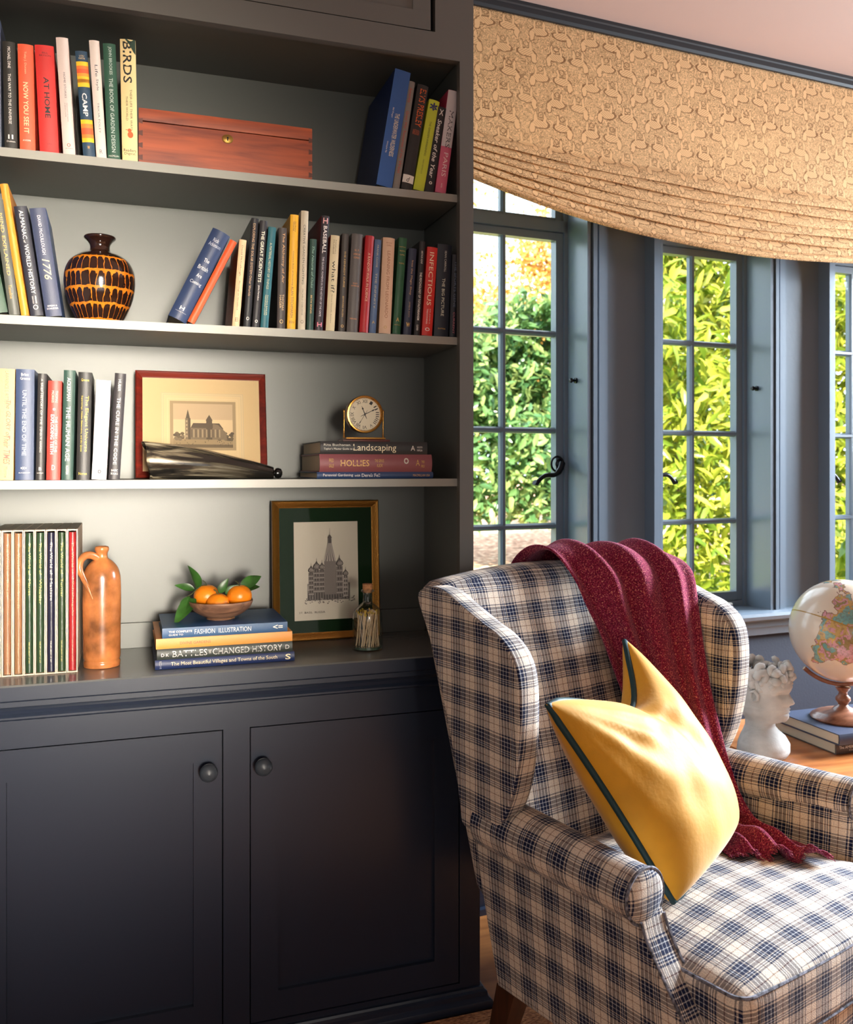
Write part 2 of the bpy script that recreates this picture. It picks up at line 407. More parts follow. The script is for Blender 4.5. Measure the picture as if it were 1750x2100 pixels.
# latch box standing on the sill
lt=thing('window_latch','small silver metal window latch lying on the window sill beside the right chair wing','latch',WL(1.155,.03,SILLZ),WA)
mb=MB(); mb.rbox(.028,.012,.012,.004,4,c=(0,0,.014)); mb.build('latch_body',mat('latch_metal',(175,172,165),.35,metal=.7),lt)
mb=MB(); mb.lathe([(0,.0),(.006,.0),(.006,.003),(0,.003)],14,axis='y'); mb.v=[(x+.016,-.0155+y,z+.014) for x,y,z in mb.v]; mb.build('socket',IRON,lt)
mb=MB(); mb.box(-.034,.034,-.014,.014,0,.003); mb.build('base_plate',IRON,lt)

# ------------------------------------------------------------------ roman blind
def blind():
    m=bpy.data.materials.new('blind_linen'); m.use_nodes=True; N=m.node_tree.nodes; L=m.node_tree.links; p=N['Principled BSDF']
    uv=N.new('ShaderNodeTexCoord'); sp=N.new('ShaderNodeSeparateXYZ'); L.new(uv.outputs['UV'],sp.inputs[0])
    X,Y=sp.outputs[0],sp.outputs[1]
    tw,th=.088,.078
    row=math_(N,L,'FLOOR',math_(N,L,'DIVIDE',Y,th)); odd=math_(N,L,'FLOORED_MODULO',row,2)
    xs=math_(N,L,'ADD',math_(N,L,'DIVIDE',X,tw),math_(N,L,'MULTIPLY',odd,.37))
    fx=math_(N,L,'FRACT',xs); fy=math_(N,L,'FRACT',math_(N,L,'DIVIDE',Y,th))
    cell=math_(N,L,'FLOOR',xs); flip=math_(N,L,'FLOORED_MODULO',math_(N,L,'ADD',cell,row),2)
    fx2=math_(N,L,'ADD',math_(N,L,'MULTIPLY',fx,math_(N,L,'SUBTRACT',1,math_(N,L,'MULTIPLY',flip,2))),flip)
    nz=N.new('ShaderNodeTexNoise'); nz.inputs['Scale'].default_value=70; nz.inputs['Detail'].default_value=2; L.new(uv.outputs['UV'],nz.inputs['Vector'])
    w=math_(N,L,'MULTIPLY_ADD',nz.outputs['Fac'],.16,-.08)
    def ell(cx,cy,rx,ry):
        dx=math_(N,L,'DIVIDE',math_(N,L,'SUBTRACT',math_(N,L,'ADD',fx2,w),cx),rx); dy=math_(N,L,'DIVIDE',math_(N,L,'SUBTRACT',math_(N,L,'ADD',fy,w),cy),ry)
        return math_(N,L,'SQRT',math_(N,L,'ADD',math_(N,L,'MULTIPLY',dx,dx),math_(N,L,'MULTIPLY',dy,dy)))
    body=ell(.42,.55,.30,.17); neck=ell(.72,.76,.10,.22); leg1=ell(.25,.30,.05,.26); leg2=ell(.60,.28,.05,.26)
    an=math_(N,L,'MINIMUM',math_(N,L,'MINIMUM',body,neck),math_(N,L,'MINIMUM',leg1,leg2))
    ring=ell(.42,.17,.10,.12)
    inside=math_(N,L,'LESS_THAN',an,1.0); outl=math_(N,L,'LESS_THAN',math_(N,L,'ABSOLUTE',math_(N,L,'SUBTRACT',an,1.10)),.13)
    ringl=math_(N,L,'LESS_THAN',math_(N,L,'ABSOLUTE',math_(N,L,'SUBTRACT',ring,.9)),.16)
    hatch=math_(N,L,'GREATER_THAN',math_(N,L,'SINE',math_(N,L,'MULTIPLY',math_(N,L,'ADD',math_(N,L,'MULTIPLY',fx2,.9),fy),62)),.55)
    hatch=math_(N,L,'MULTIPLY',hatch,math_(N,L,'LESS_THAN',body,.86))
    n2=N.new('ShaderNodeTexNoise'); n2.inputs['Scale'].default_value=58; n2.inputs['Detail'].default_value=1.5; n2.inputs['Distortion'].default_value=1.2; L.new(uv.outputs['UV'],n2.inputs['Vector'])
    sq=math_(N,L,'GREATER_THAN',math_(N,L,'SINE',math_(N,L,'MULTIPLY',n2.outputs['Fac'],42)),.15)
    bgp=math_(N,L,'MULTIPLY',sq,math_(N,L,'SUBTRACT',1,inside))
    pat=math_(N,L,'MAXIMUM',math_(N,L,'MULTIPLY',bgp,.60),math_(N,L,'MULTIPLY',hatch,.45))
    pat=math_(N,L,'MAXIMUM',pat,math_(N,L,'MULTIPLY',outl,.85)); pat=math_(N,L,'MAXIMUM',pat,math_(N,L,'MULTIPLY',ringl,.8))
    n3=N.new('ShaderNodeTexNoise'); n3.inputs['Scale'].default_value=9; n3.inputs['Detail'].default_value=4; L.new(uv.outputs['UV'],n3.inputs['Vector'])
    fade=ramp(N,[(.3,(.7,)*3),(.6,(1,)*3)],'LINEAR'); L.new(n3.outputs['Fac'],fade.inputs[0])
    pat=math_(N,L,'MULTIPLY',pat,fade.outputs[0])
    c=mixc(N,L,pat,lin((248,206,152)),lin((124,74,36)))
    L.new(c,p.inputs['Base Color']); p.inputs['Roughness'].default_value=.85; p.inputs['Specular IOR Level'].default_value=.15
    t=N.new('ShaderNodeBsdfTranslucent'); L.new(c,t.inputs[0]); ms=N.new('ShaderNodeMixShader'); ms.inputs[0].default_value=.30
    L.new(p.outputs[0],ms.inputs[1]); L.new(t.outputs[0],ms.inputs[2]); L.new(ms.outputs[0],N['Material Output'].inputs[0])
    return m
BL=blind()
def blind_mesh():
    mb=MB(); w0,w1=.03,2.33; nf=7
    zt=CZ-.035
    seq=[]; # (t along section: kind)
    NP=170
    def f(u,v):
        w=w0+(w1-w0)*u; k=2*u-1
        sag=1-abs(k)**2.2
        z0=2.282-.034*sag; zb=2.160-.150*sag
        if v<.45:
            t=v/.45; z=zt+(z0-zt)*t; d=-.112-.006*t-.006*math.sin(t*pi)*math.sin(u*9)
        else:
            t=(v-.45)/.55*nf; i=min(nf-1,int(t)); fr=t-i
            a=z0+(zb-z0)*(i/nf)**.95; b=z0+(zb-z0)*((i+1)/nf)**.95
            if i==nf-1:
                z=a+(b-a)*(.0+1.0*fr); d=-.118-.026*math.sin(min(1,fr*.8)*pi*.95+.25)-.03*sag*math.sin(fr*pi*.5)*.3
            else:
                over=.30*(a-b)
                if fr<.80: q=fr/.80; z=a+(b-a-over)*q; d=-.118-.016*math.sin(q*pi*.62)-.006*i/nf
                else: q=(fr-.80)/.20; z=b-over+over*q; d=-.118-.016*math.sin(pi*.62)*(1-q)**.6-.006*i/nf+.002
            z+=.0025*math.sin(u*23+i*2.1)*sag*(1 if 0<fr<1 else .6)
        return (w,d,z)
    ln=zt-2.0+.35
    mb.grid(f,150,NP,uvfn=lambda u,v:(u*2.3,v*.78/.82),flip=True)
    return mb
bt=thing('roman_blind','cream and brown animal print relaxed roman blind hanging across the bay windows','blind',WO,WA)
bo=blind_mesh().build('fabric',BL,bt,angle=60)
sm=bo.modifiers.new('s','SOLIDIFY'); sm.thickness=.0015
mb=MB(); mb.box(.03,2.33,-.108,-.04,CZ-.060,CZ-.0365); mb.build('headrail',CROWN,bt,smooth=False)

# ------------------------------------------------------------------ built-in bookcase
YF=2.05; YS=2.07; YB=2.35; XR=.781; XL=-.36; S1,S2,S3,WT=2.0,1.647,1.297,.875
bc=thing('bookcase','grey painted built-in bookcase with three shelves above the navy cabinet','bookcase',(0,0,0))
mb=MB(); mb.box(XR,XR+.036,YF,YF+.022,WT,CZ-.003); mb.box(XL-.05,XL,YF,YF+.022,WT,CZ-.003); mb.box(XL,XR,YF,YF+.022,2.322,2.384); mb.box(.717,XR,YF,YF+.022,2.384,CZ-.003)
mb.build('face_frame',FRAMEP,bc,smooth=False)
mb=MB(); mb.box(XL-.03,XR+.030,YB,YB+.015,WT,CZ-.004); mb.build('back_panel',PAINT,bc,smooth=False)
mb=MB(); mb.box(XR+.008,XR+.030,YF+.022,YB,WT,CZ-.004); mb.build('side_panel',PAINT,bc,smooth=False)
mb=MB(); mb.box(XL-.04,XL-.012,YF+.022,YB,WT,CZ-.004); mb.build('side_panel',PAINT,bc,smooth=False)
mb=MB(); mb.box(XL-.01,XR+.006,YF+.022,YB,2.334,2.352); mb.build('top_panel',PAINT,bc,smooth=False)
SHF=mat('shelf_edge_pale',(146,144,136),.4,bump=.05,bscale=60)  # paler tone for the front edges of the shelves
for z in (S1,S2,S3):
    mb=MB(); mb.rbox((XR-XL)/2+.004,(YB-YS)/2,.0098,.0012,6,c=((XR+XL)/2,(YB+YS)/2,z-.0098)); sh_=mb.build('shelf',PAINT,bc,angle=30)
    mb=MB(); mb.box(XL-.004,XR+.004,YS-.0015,YS+.001,z-.0192,z-.0004); mb.build('pale_edge',SHF,sh_,smooth=False)
mb=MB(); mb.box(XL-.01,XR+.006,YB-.014,YB-.0005,WT+.0005,WT+.062); mb.build('back_rail',PAINT,bc,smooth=False)
mb=MB(); mb.box(.14,.705,YF+.002,YF+.02,2.386,CZ-.004); mb.box(.14,.17,YF-.001,YF+.018,2.386,CZ-.005); mb.box(.66,.705,YF,YF+.018,2.386,CZ-.005); mb.box(.14,.705,YF-.0005,YF+.018,2.386,2.43)
mb.build('upper_door',FRAMEP,bc,smooth=False)
# worktop
wt=MB(); wp=[(YB+.015,WT),(2.015,WT),(2.010,WT-.003),(2.010,WT-.031),(2.013,WT-.034),(2.04,WT-.034),(2.3,WT-.034)]
wt.grid(lambda u,v:(XL-.06+u*(XR+.056-XL+.06),*wp[int(round(v*(len(wp)-1)))]),2,len(wp)-1)
wt.mi=[1 if k>=4 else 0 for k in range(len(wt.f))]
wt.add([(XR+.056,y,z) for y,z in wp],[tuple(range(len(wp)))]); wt.add([(XL-.06,y,z) for y,z in wp],[tuple(range(len(wp)))[::-1]])
o=wt.build('worktop',[mat('worktop_lit_tone',(112,114,112),.2,bump=.04,bscale=40),NAVY],angle=25); tag(o,'navy worktop ledge with its top coloured paler for caught light, on the base cabinet','worktop')  # grey top colour paints in light and reflections on a navy ledge
# base cabinet
YC=2.04
bcab=thing('base_cabinet','dark navy base cabinet with two panelled doors under the bookshelves','cabinet',(0,0,0))
dr=[(-.298,.2103),(.2687,.777)]; DT,DB=.737,.063
mb=MB(); XE=.830; XE0=-.42; cz=.841
mb.box(XE0,XE,YC+.03,2.38,.0,cz); mb.box(XE0,XE,YC,YC+.03,DT,cz); mb.box(XE0,XE,YC,YC+.03,0,DB)
for x0,x1 in ((XE0,dr[0][0]),(dr[0][1],dr[1][0]),(dr[1][1],XE)): mb.box(x0,x1,YC,YC+.03,DB,DT)
mb.build('carcass',NAVY,bcab,smooth=False)
for k,(x0,x1) in enumerate(dr):
    g=.0028; a,b_,c,d=x0+g,x1-g,DB+g,DT-g; st=.062
    mb=MB(); y0,y1=YC+.001,YC+.021
    mb.box(a,a+st,y0,y1,c,d); mb.box(b_-st,b_,y0,y1,c,d); mb.box(a+st,b_-st,y0,y1,c,c+st); mb.box(a+st,b_-st,y0,y1,d-st-.005,d)
    mb.box(a+st-.001,b_-st+.001,y0+.011,y1+.003,c+st-.001,d-st-.004)
    dd=mb.build('door',NAVY,bcab,smooth=False)
    kx=.176 if k==0 else .296
    kb=MB(); kb.lathe([(0,0),(.010,0),(.008,-.008),(.0085,-.012),(.015,-.016),(.0195,-.024),(.0200,-.030),(.0175,-.037),(.010,-.042),(0,-.0435)],28,axis='y')
    kb.v=[(x+kx,y+y0,z+.652) for x,y,z in kb.v]; kb.f=[f[::-1] for f in kb.f]; kb.build('knob',mat('knob_paint',(52,58,66),.38),dd)
# cornice under the worktop and plinth moulding wrap the right corner
def wrap(name,prof,parent):
    mb=MB(); n=len(prof)
    for path in range(1):
        vs=[]
        for (o_,z) in prof: vs+= [(XE0,YC-o_,z),(XE+o_,YC-o_,z),(XE+o_,2.38,z)]
        fs=[]
        for i in range(n-1):
            for j in range(2): fs.append((i*3+j,i*3+j+1,(i+1)*3+j+1,(i+1)*3+j)[::-1])
        mb.add(vs,fs)
    return mb.build(name,NAVY,parent,angle=20)
wrap('cornice_moulding',[(.0,.8405),(.026,.8405),(.026,.830),(.020,.828),(.013,.820),(.010,.812),(.012,.810),(.016,.806),(.016,.802),(.011,.798),(.0,.796)],bcab)
wrap('plinth_moulding',[(0,.050),(.006,.049),(.008,.044),(.014,.040),(.015,.030),(.018,.026),(.024,.022),(.026,.016),(.026,.006),(.024,.0),(0,0)],bcab)

# ------------------------------------------------------------------ books
def spine_y(t,b): return -b*(1-(2*t-1)**2)
def book_mesh(root,w,h,d,col,texts,bulge,side,bands,name='cover',rough=.45,x0=0,soft=False,label=None):
    ov=.003 if not soft else 0; th=.0028 if w>.012 else .0016
    cm=mat('cover_%d_%d_%d_%d'%(*col,int(rough*100)),col,rough,bump=.15,bscale=500)
    mats=[cm]
    mb=MB(); k=8
    outer=[(x0,d)]+[(x0+w*t,spine_y(t,bulge)) for t in [i/k for i in range(k+1)]]+[(x0+w,d)]
    inner=[(x0+w-th,d)]+[(x0+th+(w-2*th)*t,spine_y(t,bulge)+th) for t in [1-i/k for i in range(k+1)]]+[(x0+th,d)]
    P=outer+inner; n=len(P)
    vs=[(x,y,0) for x,y in P]+[(x,y,h) for x,y in P]
    fs=[]
    mis=[]
    for i in range(n):
        j=(i+1)%n; fs.append((i,j,j+n,i+n))
    m=len(outer)
    for i in range(m-1):
        a,b=i,i+1; c_,d_=n-1-i,n-2-i
        fs.append((a,c_,d_,b)); fs.append((a+n,b+n,d_+n,c_+n))
    mb.add(vs,fs)
    if side:
        mats.append(mat('cover_%d_%d_%d_s'%side,side,rough)); mb.mi[m-2]=1; mb.mi[0]=1
    o=mb.build(name,mats,root,angle=35)
    pg=MB(); pg.box(x0+th*.98,x0+w-th*.98,spine_y(0.5,bulge)*.5+th+.002,d-ov,ov,h-ov-(0 if not soft else .0005)); pg.build('pages',PAGES,root,smooth=False)
    eps=.0006
    for (z0,z1,bc_) in bands or []:
        bm=MB(); 
        bm.grid(lambda u,v:(x0+w*(.01+.98*u),spine_y(u,bulge)-eps*.6,h*(z0+(z1-z0)*v)),8,1)
        bm.build('spine_band',mat('band_%d_%d_%d'%bc_,bc_,.5),root)
    groups={}
    for t in texts:
        s,t0,t1,c0,c1,tc=t[:6]; mode=t[6] if len(t)>6 else 'v'; bold=.012 if 'b' in mode else 0; sh=.25 if 'i' in mode else 0
        tm=MB()
        if 'h' in mode: # upright lettering across the spine: t is height fraction from top, c is width fraction
            fn=lambda a,b:(x0+w*(c0+(c1-c0)*a),spine_y(min(1,max(0,c0+(c1-c0)*a)),bulge)-eps,h*(1-t1+(t1-t0)*b))
        else:
            fn=lambda a,b:(x0+w*(c0+(c1-c0)*b),spine_y(min(1,max(0,c0+(c1-c0)*b)),bulge)-eps,h*(1-(t0+(t1-t0)*a)))
        text_into(groups.setdefault((tc,t0,c0),MB()),s,fn,sh,bold)
    for (tc,_a,_b),tm in groups.items():
        tm.build('spine_lettering',mat('ink_%d_%d_%d'%tc,tc,.5),root,smooth=False)
    return o
def book(zs,ub0,ub1,utl,vtop,col,label,texts=(),d=.17,bulge=.003,Y=2.078,side=None,bands=None,group=None,rough=.45,soft=False,kind='book',name='book'):
    x0=XY(ub0,Y); x1=XY(ub1,Y); tl=onY(utl,vtop,Y)
    dz=tl.z-zs; th=math.atan2(tl.x-x0,dz)
    if abs(th)<math.radians(.4): th=0
    if th>=0:
        W_=(x1-x0)*math.cos(th); h=(dz-W_*math.sin(th))/math.cos(th)
        root=thing(name,label,kind,(x1,Y,zs+.0003),rot=(0,th,0),group=group)
        book_mesh(root,W_,h,d,col,texts,bulge,side,bands,x0=-W_,rough=rough,soft=soft)
    else:
        W_=(x1-x0)*math.cos(th); h=dz/math.cos(th)
        root=thing(name,label,kind,(x0,Y,zs+.0003),rot=(0,th,0),group=group)
        book_mesh(root,W_,h,d,col,texts,bulge,side,bands,x0=0,rough=rough,soft=soft)
    return root
WH=(236,228,220); BK=(30,26,26); GD=(205,165,90); CRM=(236,216,180)
G1='books at the left of the top shelf'
book(S1,-42,3,-45,34,(92,98,118),'tall grey blue book cut off by the left picture edge on top shelf',d=.24,bulge=.001,group=G1)
book(S1,9.5,36,5,85,(42,40,36),'black hardback with thin white lettering, leftmost fully seen on top shelf',[('MICHAEL DINE',.05,.25,.38,.60,WH),('THIS WAY TO THE UNIVERSE',.30,.77,.38,.60,WH),('II',.87,.91,.3,.7,WH,'h'),('Dutton',.925,.94,.2,.85,WH,'h')],group=G1)
book(S1,41,73,36,90,(226,92,60),'orange red book with pale title, left of the bright red hardback on top shelf',[('Toby J. Dunsen',.07,.28,.38,.55,(250,190,150)),('NOW YOU SEE IT',.36,.84,.30,.62,(250,205,160),'b'),('AVON',.90,.915,.2,.7,WH,'h')],group=G1)
book(S1,82,121,71,92,(205,44,40),'thick bright red hardback with black title on top shelf',[('BILL',.065,.08,.38,.68,BK,'h'),('BRYSON',.09,.105,.22,.82,BK,'h'),('AT HOME',.30,.68,.38,.66,BK,'b'),('OO',.915,.93,.4,.65,BK,'h')],group=G1)
book(S1,130,155,114.5,77,(216,196,188),'tall pinkish white book leaning left of the striped book on top shelf',[('HOME STORIES',.30,.52,.42,.58,(90,80,85)),('DESIGN IDEAS FOR MAKING',.56,.72,.52,.62,(120,110,110)),('A HOUSE A HOME',.56,.68,.36,.45,(120,110,110)),('O',.905,.935,.35,.65,(150,70,30),'hb'),('ARTISAN',.945,.952,.2,.8,BK,'h')],group=G1)
book(S1,171,196,154,105,(40,66,88),'dark blue book with yellow and orange stripe bands on top shelf',[('LOU',.04,.055,.3,.7,(220,190,140),'h'),('MARTIN',.062,.08,.25,.75,(220,190,140),'h'),('CAMP',.40,.62,.28,.68,WH,'b'),('W',.90,.93,.4,.6,(230,170,60),'h')],bands=[(.86,.90,(232,190,40)),(.83,.86,(228,120,50)),(.79,.83,(222,90,50)),(.76,.79,(232,150,50)),(.66,.76,(232,190,40)),(.70,.735,(228,130,50)),(.31,.35,(232,190,40)),(.27,.31,(228,130,50)),(.21,.27,(222,90,50)),(.175,.21,(228,130,50)),(.135,.175,(232,190,40))],group=G1)
book(S1,198,219,182.5,83,(222,206,196),'off white book with thin grey script, between striped book and green book on top shelf',[('Life',.21,.31,.40,.68,(80,80,85)),('Style',.33,.43,.40,.68,(80,80,85)),('TRICIA FOLEY',.53,.79,.42,.60,(90,90,95)),('R',.93,.965,.35,.65,(120,110,110),'h')],group=G1)
book(S1,221,247,211,89,(44,84,66),'dark green book covered in silver lettering along the spine on top shelf',[('JOHN BROOKES',.03,.27,.36,.66,(190,205,195)),('THE BOOK OF GARDEN DESIGN',.30,.94,.36,.66,(190,205,195)),('MACMILLAN',.965,.98,.1,.9,WH,'h')],group=G1)
b_=book(S1,251,283,246,80,(234,208,150),'cream yellow book with torn green jacket top and robin on spine, beside the wooden box',[('BIRDS',.02,.36,.16,.72,BK,'b'),('THEIR LIFE THEIR WAYS',.41,.75,.56,.70,(80,60,40)),('THEIR WORLD',.47,.67,.30,.42,(80,60,40)),('Readers',.90,.925,.1,.9,BK,'h'),('Digest',.93,.955,.15,.85,BK,'h')],group=G1,bands=None)
W3=(XY(283,2.078)-XY(251,2.078)); h3=onY(246,80,2.078).z-S1
mb=MB(); mb.add([(W3*.30,-.0035,h3*1.002),(W3*.98,-.0010,h3*1.002),(W3*.98,-.0010,h3*.88),(W3*.84,-.0030,h3*.90),(W3*.60,-.0040,h3*.955)],[(0,4,3,2,1)]); mb.build('torn_jacket',mat('jacket_green',(34,58,44),.5),b_,smooth=False)
mb=MB(); mb.lathe([(0,-.0001),(.006,-.0001)],16,axis='y',sx=1,sy=1.2); mb.v=[(x+W3*.55,-.0037,z+h3*.215) for x,y,z in mb.v]; mb.lathe([(0,0),(.0042,0)],14,axis='y'); k0=len(mb.v)
mb.v=[(x,y,z) if i<k0-28 else (x+W3*.50,-.0038,z+h3*.25) for i,(x,y,z) in enumerate(mb.v)]
mb.add([(W3*.36,-.0038,h3*.25),(W3*.36,-.0038,h3*.258),(W3*.2,-.0036,h3*.254)],[(0,1,2)])
mb.build('robin_picture',mat('robin_orange',(206,96,40),.6),b_,smooth=False)
# wooden box
wb=thing('wooden_box','old reddish brown wooden box with brass keyhole on the top shelf','box',(0,0,0))
bx0,bx1=XY(284,2.078),XY(641,2.078); bh=.1225; zz=S1+.0005; lidz=zz+bh*.755
mb=MB(); 
mb.rbox((bx1-bx0)/2,.105,(lidz-zz)/2,.0015,4,c=((bx0+bx1)/2,2.183,(zz+lidz)/2)); bod=mb.build('box_body',BOXW,wb,angle=30)
mb=MB(); mb.rbox((bx1-bx0)/2,.105,(zz+bh-lidz)/2-.0008,.0015,4,c=((bx0+bx1)/2,2.183,(lidz+.0016+zz+bh)/2)); mb.build('lid',BOXW,wb,angle=30)
mb=MB()
DK=mat('dovetail_dark',(84,34,14),.5)
for s_,xx in ((1,bx0),(-1,bx1)):
    for k in range(4):
        zc=zz+.012+k*.027
        mb.add([(xx+s_*.0004,2.0773,zc-.004),(xx+s_*.009,2.0773,zc-.0062),(xx+s_*.009,2.0773,zc+.0062),(xx+s_*.0004,2.0773,zc+.004)],[(0,1,2,3) if s_>0 else (3,2,1,0)])
mb.build('dovetails',DK,wb,smooth=False)
kp=onY(467,285,2.077)
mb=MB(); mb.lathe([(0,-.0022),(.0105,-.0020),(.0125,-.0008),(.0125,0)],24,axis='y',sy=.82); mb.f=[f[::-1] for f in mb.f]; mb.v=[(x+kp.x,y+2.0775,z+kp.z) for x,y,z in mb.v]; es=mb.build('escutcheon',mat('old_brass',(150,115,55),.4,metal=.8),wb)
mb=MB(); mb.lathe([(0,0),(.0022,0)],12,axis='y'); mb.add([(-.0012,0,-.001),(.0012,0,-.001),(.0018,0,-.007),(-.0018,0,-.007)],[(0,1,2,3)]); mb.v=[(x+kp.x,2.0750,z+kp.z+.002) for x,y,z in mb.v]; mb.build('keyhole',IRON,es,smooth=False)
G2='books leaning at the right of the top shelf'
book(S1,771,804,811,140,(46,92,160),'big blue slipcased book leaning right, tallest on the right of top shelf',[('Bill Finger',.33,.42,.22,.34,WH),('THE UNDERWATER WILDERNESS',.37,.74,.46,.74,(225,215,190),'b'),('Christopher Bay',.62,.72,.20,.32,WH)],d=.245,bulge=.0005,Y=2.075,side=(20,42,92),group=G2)
book(S1,805,819,838,166,(132,126,120),'silver grey book with faded red spine text between big blue book and black book',[('America',.06,.2,.3,.7,(190,80,60)),('Great War Resources of the',.28,.72,.3,.7,(190,80,60)),('West',.74,.86,.3,.7,(190,80,60))],d=.23,group=G2)
book(S1,822,845,857,172,(36,32,30),'black book with orange capitals and white square on spine, top shelf right',[('ELVIS PRESLEY',.04,.40,.30,.86,(214,98,40),'b'),('ANNE DUNCAN',.43,.48,.2,.8,(190,90,50),'h'),('d',.885,.93,.34,.62,BK,'hi')],d=.20,group=G2,bands=[(.06,.135,(232,226,216))])
book(S1,847,869,881,203,(196,206,52),'lime green book with dark blue flower on spine, top shelf right',[('THE GARDEN AWAKENING',.24,.62,.38,.56,(90,100,40)),('MARY REYNOLDS',.66,.82,.38,.5,(120,130,50)),('*',.03,.12,.15,.85,(50,50,100),'hb'),('O',.05,.11,.30,.75,(50,50,100),'hb')],d=.18,group=G2)
book(S1,870,889,898,218,(26,24,26),'black book with bold white italic title between lime book and pink book',[('Sneaker of the Year',.15,.84,.22,.66,WH,'bi'),('o',.88,.915,.32,.66,WH,'hb'),('X',.03,.10,.25,.7,WH,'hb')],d=.19,group=G2)
book(S1,892,914,920,184,(206,96,122),'pink and pale grey book, rightmost on the top shelf',[('MAKERS',.20,.56,.34,.74,(70,66,74)),('PARIS',.61,.84,.34,.74,(238,205,205)),('KATIE',.91,.95,.42,.55,WH)],d=.20,side=(190,60,90),bands=[(.45,.998,(206,196,196))],group=G2)
# second shelf
G3='books leaning at the left of the second shelf'
book(S2,-22,17.5,-62,452,(30,70,46),'green book cut off at the left picture edge on second shelf',[('CROWN',.70,.84,.5,.75,WH)],group=G3)
book(S2,19,41,-14,410,(84,86,80),'grey green book with gold title left of the orange book on second shelf',[('MIND EXPLAINED',.12,.66,.35,.66,GD),('Timeline',.74,.86,.3,.6,GD)],group=G3)
book(S2,44,60,0,378,(226,140,44),'tall golden orange book leaning left on second shelf',[('Complete',.86,.93,.35,.6,(150,110,60))],d=.22,group=G3)
book(S2,63,90,28,424,(30,32,46),'navy black book with wide white capitals, between golden orange book and slate blue book',[('ALMANAC',.04,.30,.34,.66,WH),('of',.31,.335,.36,.52,WH),('WORLD HISTORY',.35,.80,.34,.66,WH),('PATRICIA DANIELS',.82,.89,.55,.66,WH),('STEPHEN HYSLOP',.82,.89,.32,.42,WH),('O',.90,.945,.3,.7,WH,'h')],group=G3,d=.2)
book(S2,94,128,60,428,(52,60,88),'slate blue hardback with gold numerals leaning left beside the glazed vase',[('DAVID McCULLOUGH',.07,.43,.40,.60,(220,215,220)),('1776',.47,.66,.30,.74,(235,215,150),'i'),('SIMON &',.895,.91,.2,.8,WH,'h'),('SCHUSTER',.92,.935,.15,.85,WH,'h')],side=(60,90,140),group=G3)
def leaning(zs,ub0,ub1,utl,vtl,*a,**k): return book(zs,ub0,ub1,utl,vtl,*a,**k)
G4='books in the row at the right of the second shelf'
book(S2,337,381,437,467,(40,56,90),'thick dark blue hardback leaning steeply right onto the orange book',[('Rick',.09,.13,.3,.62,(190,195,205),'h'),('Atkinson',.14,.18,.16,.84,(190,195,205),'h'),('The',.32,.36,.35,.65,(225,225,225),'h'),('British',.40,.445,.22,.78,(225,225,225),'h'),('Are',.49,.53,.35,.65,(225,225,225),'h'),('Coming',.57,.615,.18,.82,(225,225,225),'h'),('H',.86,.90,.35,.6,WH,'hb'),('Henry Holt',.915,.925,.2,.8,WH,'h')],bulge=.008)
book(S2,381.5,398,473,491,(218,84,34),'slim orange hardback leaning right between the blue hardback and the book row',[('MOVE YOUR SHADOW',.12,.56,.4,.58,(150,60,30))])
book(S2,476,491,491,491,(222,190,148),'cream book with brown side, first of the upright row on second shelf',[('David McCullough',.07,.42,.32,.60,(110,70,50)),('Mornings on Horseback',.48,.82,.32,.60,(110,70,50)),('83',.9,.95,.3,.7,(110,70,50),'h')],side=(140,80,50),group=G4)
book(S2,499,514,516,447,(28,28,32),'black book with tan title, second in the upright row on second shelf',[('EXPLORING THE SOLAR SYSTEM Other Worlds',.05,.72,.3,.62,(190,150,110)),('O',.91,.94,.3,.7,WH,'h')],d=.22,group=G4,side=(66,70,66))
book(S2,517,532,534,452,(40,38,42),'charcoal book with white capitals beside the teal book on second shelf',[('THE GREAT SCIENTISTS',.10,.58,.28,.72,(235,230,205),'b'),('John Farndon',.61,.75,.35,.6,WH),('o',.93,.96,.3,.7,WH,'hb')],d=.2,group=G4)
book(S2,534,550,551,465,(36,98,108),'teal green book in the row on second shelf',[('A MATERIAL HISTORY OF THINGS',.16,.62,.32,.62,(190,190,150)),('NOAH BAKER',.68,.88,.5,.68,(190,190,150)),('HANNAH LOW',.68,.88,.26,.44,(190,190,150))],group=G4)
book(S2,568,585,572,467,(66,58,56),'dark brown book with copper title left of the yellow book on second shelf',[('The Alchemy of Air',.05,.55,.38,.76,(214,164,110)),('THOMAS',.66,.82,.52,.76,(214,180,130)),('HAGER',.67,.80,.22,.46,(214,180,130)),('O',.91,.95,.28,.72,(214,180,110),'h')],group=G4)
book(S2,589,606,596,440,(228,170,36),'bright yellow book in the row on second shelf',[('Gardeners',.06,.15,.56,.7,(90,60,30)),('World',.06,.14,.34,.5,(90,60,30)),('Complete Book of Gardening',.32,.62,.35,.55,(120,80,30)),('ALAN TITCHMARSH',.63,.90,.32,.62,(110,70,30)),('333',.93,.95,.2,.8,(110,70,30),'h')],d=.24,group=G4)
book(S2,611,626,618,432,(196,184,160),'tall pale grey green book right of the yellow book on second shelf',[('CREATIVE GARDEN LIGHTING',.12,.62,.34,.62,(60,60,60)),('MICHELE OSBORNE',.66,.88,.36,.58,(120,110,100)),('O',.92,.95,.3,.7,(100,90,80),'h')],d=.25,group=G4)
book(S2,629,643,636,490,(34,66,56),'small dark green book between tall pale book and tall maroon black book',[('The Nature of Oaks',.08,.54,.34,.66,(130,170,150),'i'),('BETH ENNIS',.62,.82,.36,.6,GD)],group=G4)
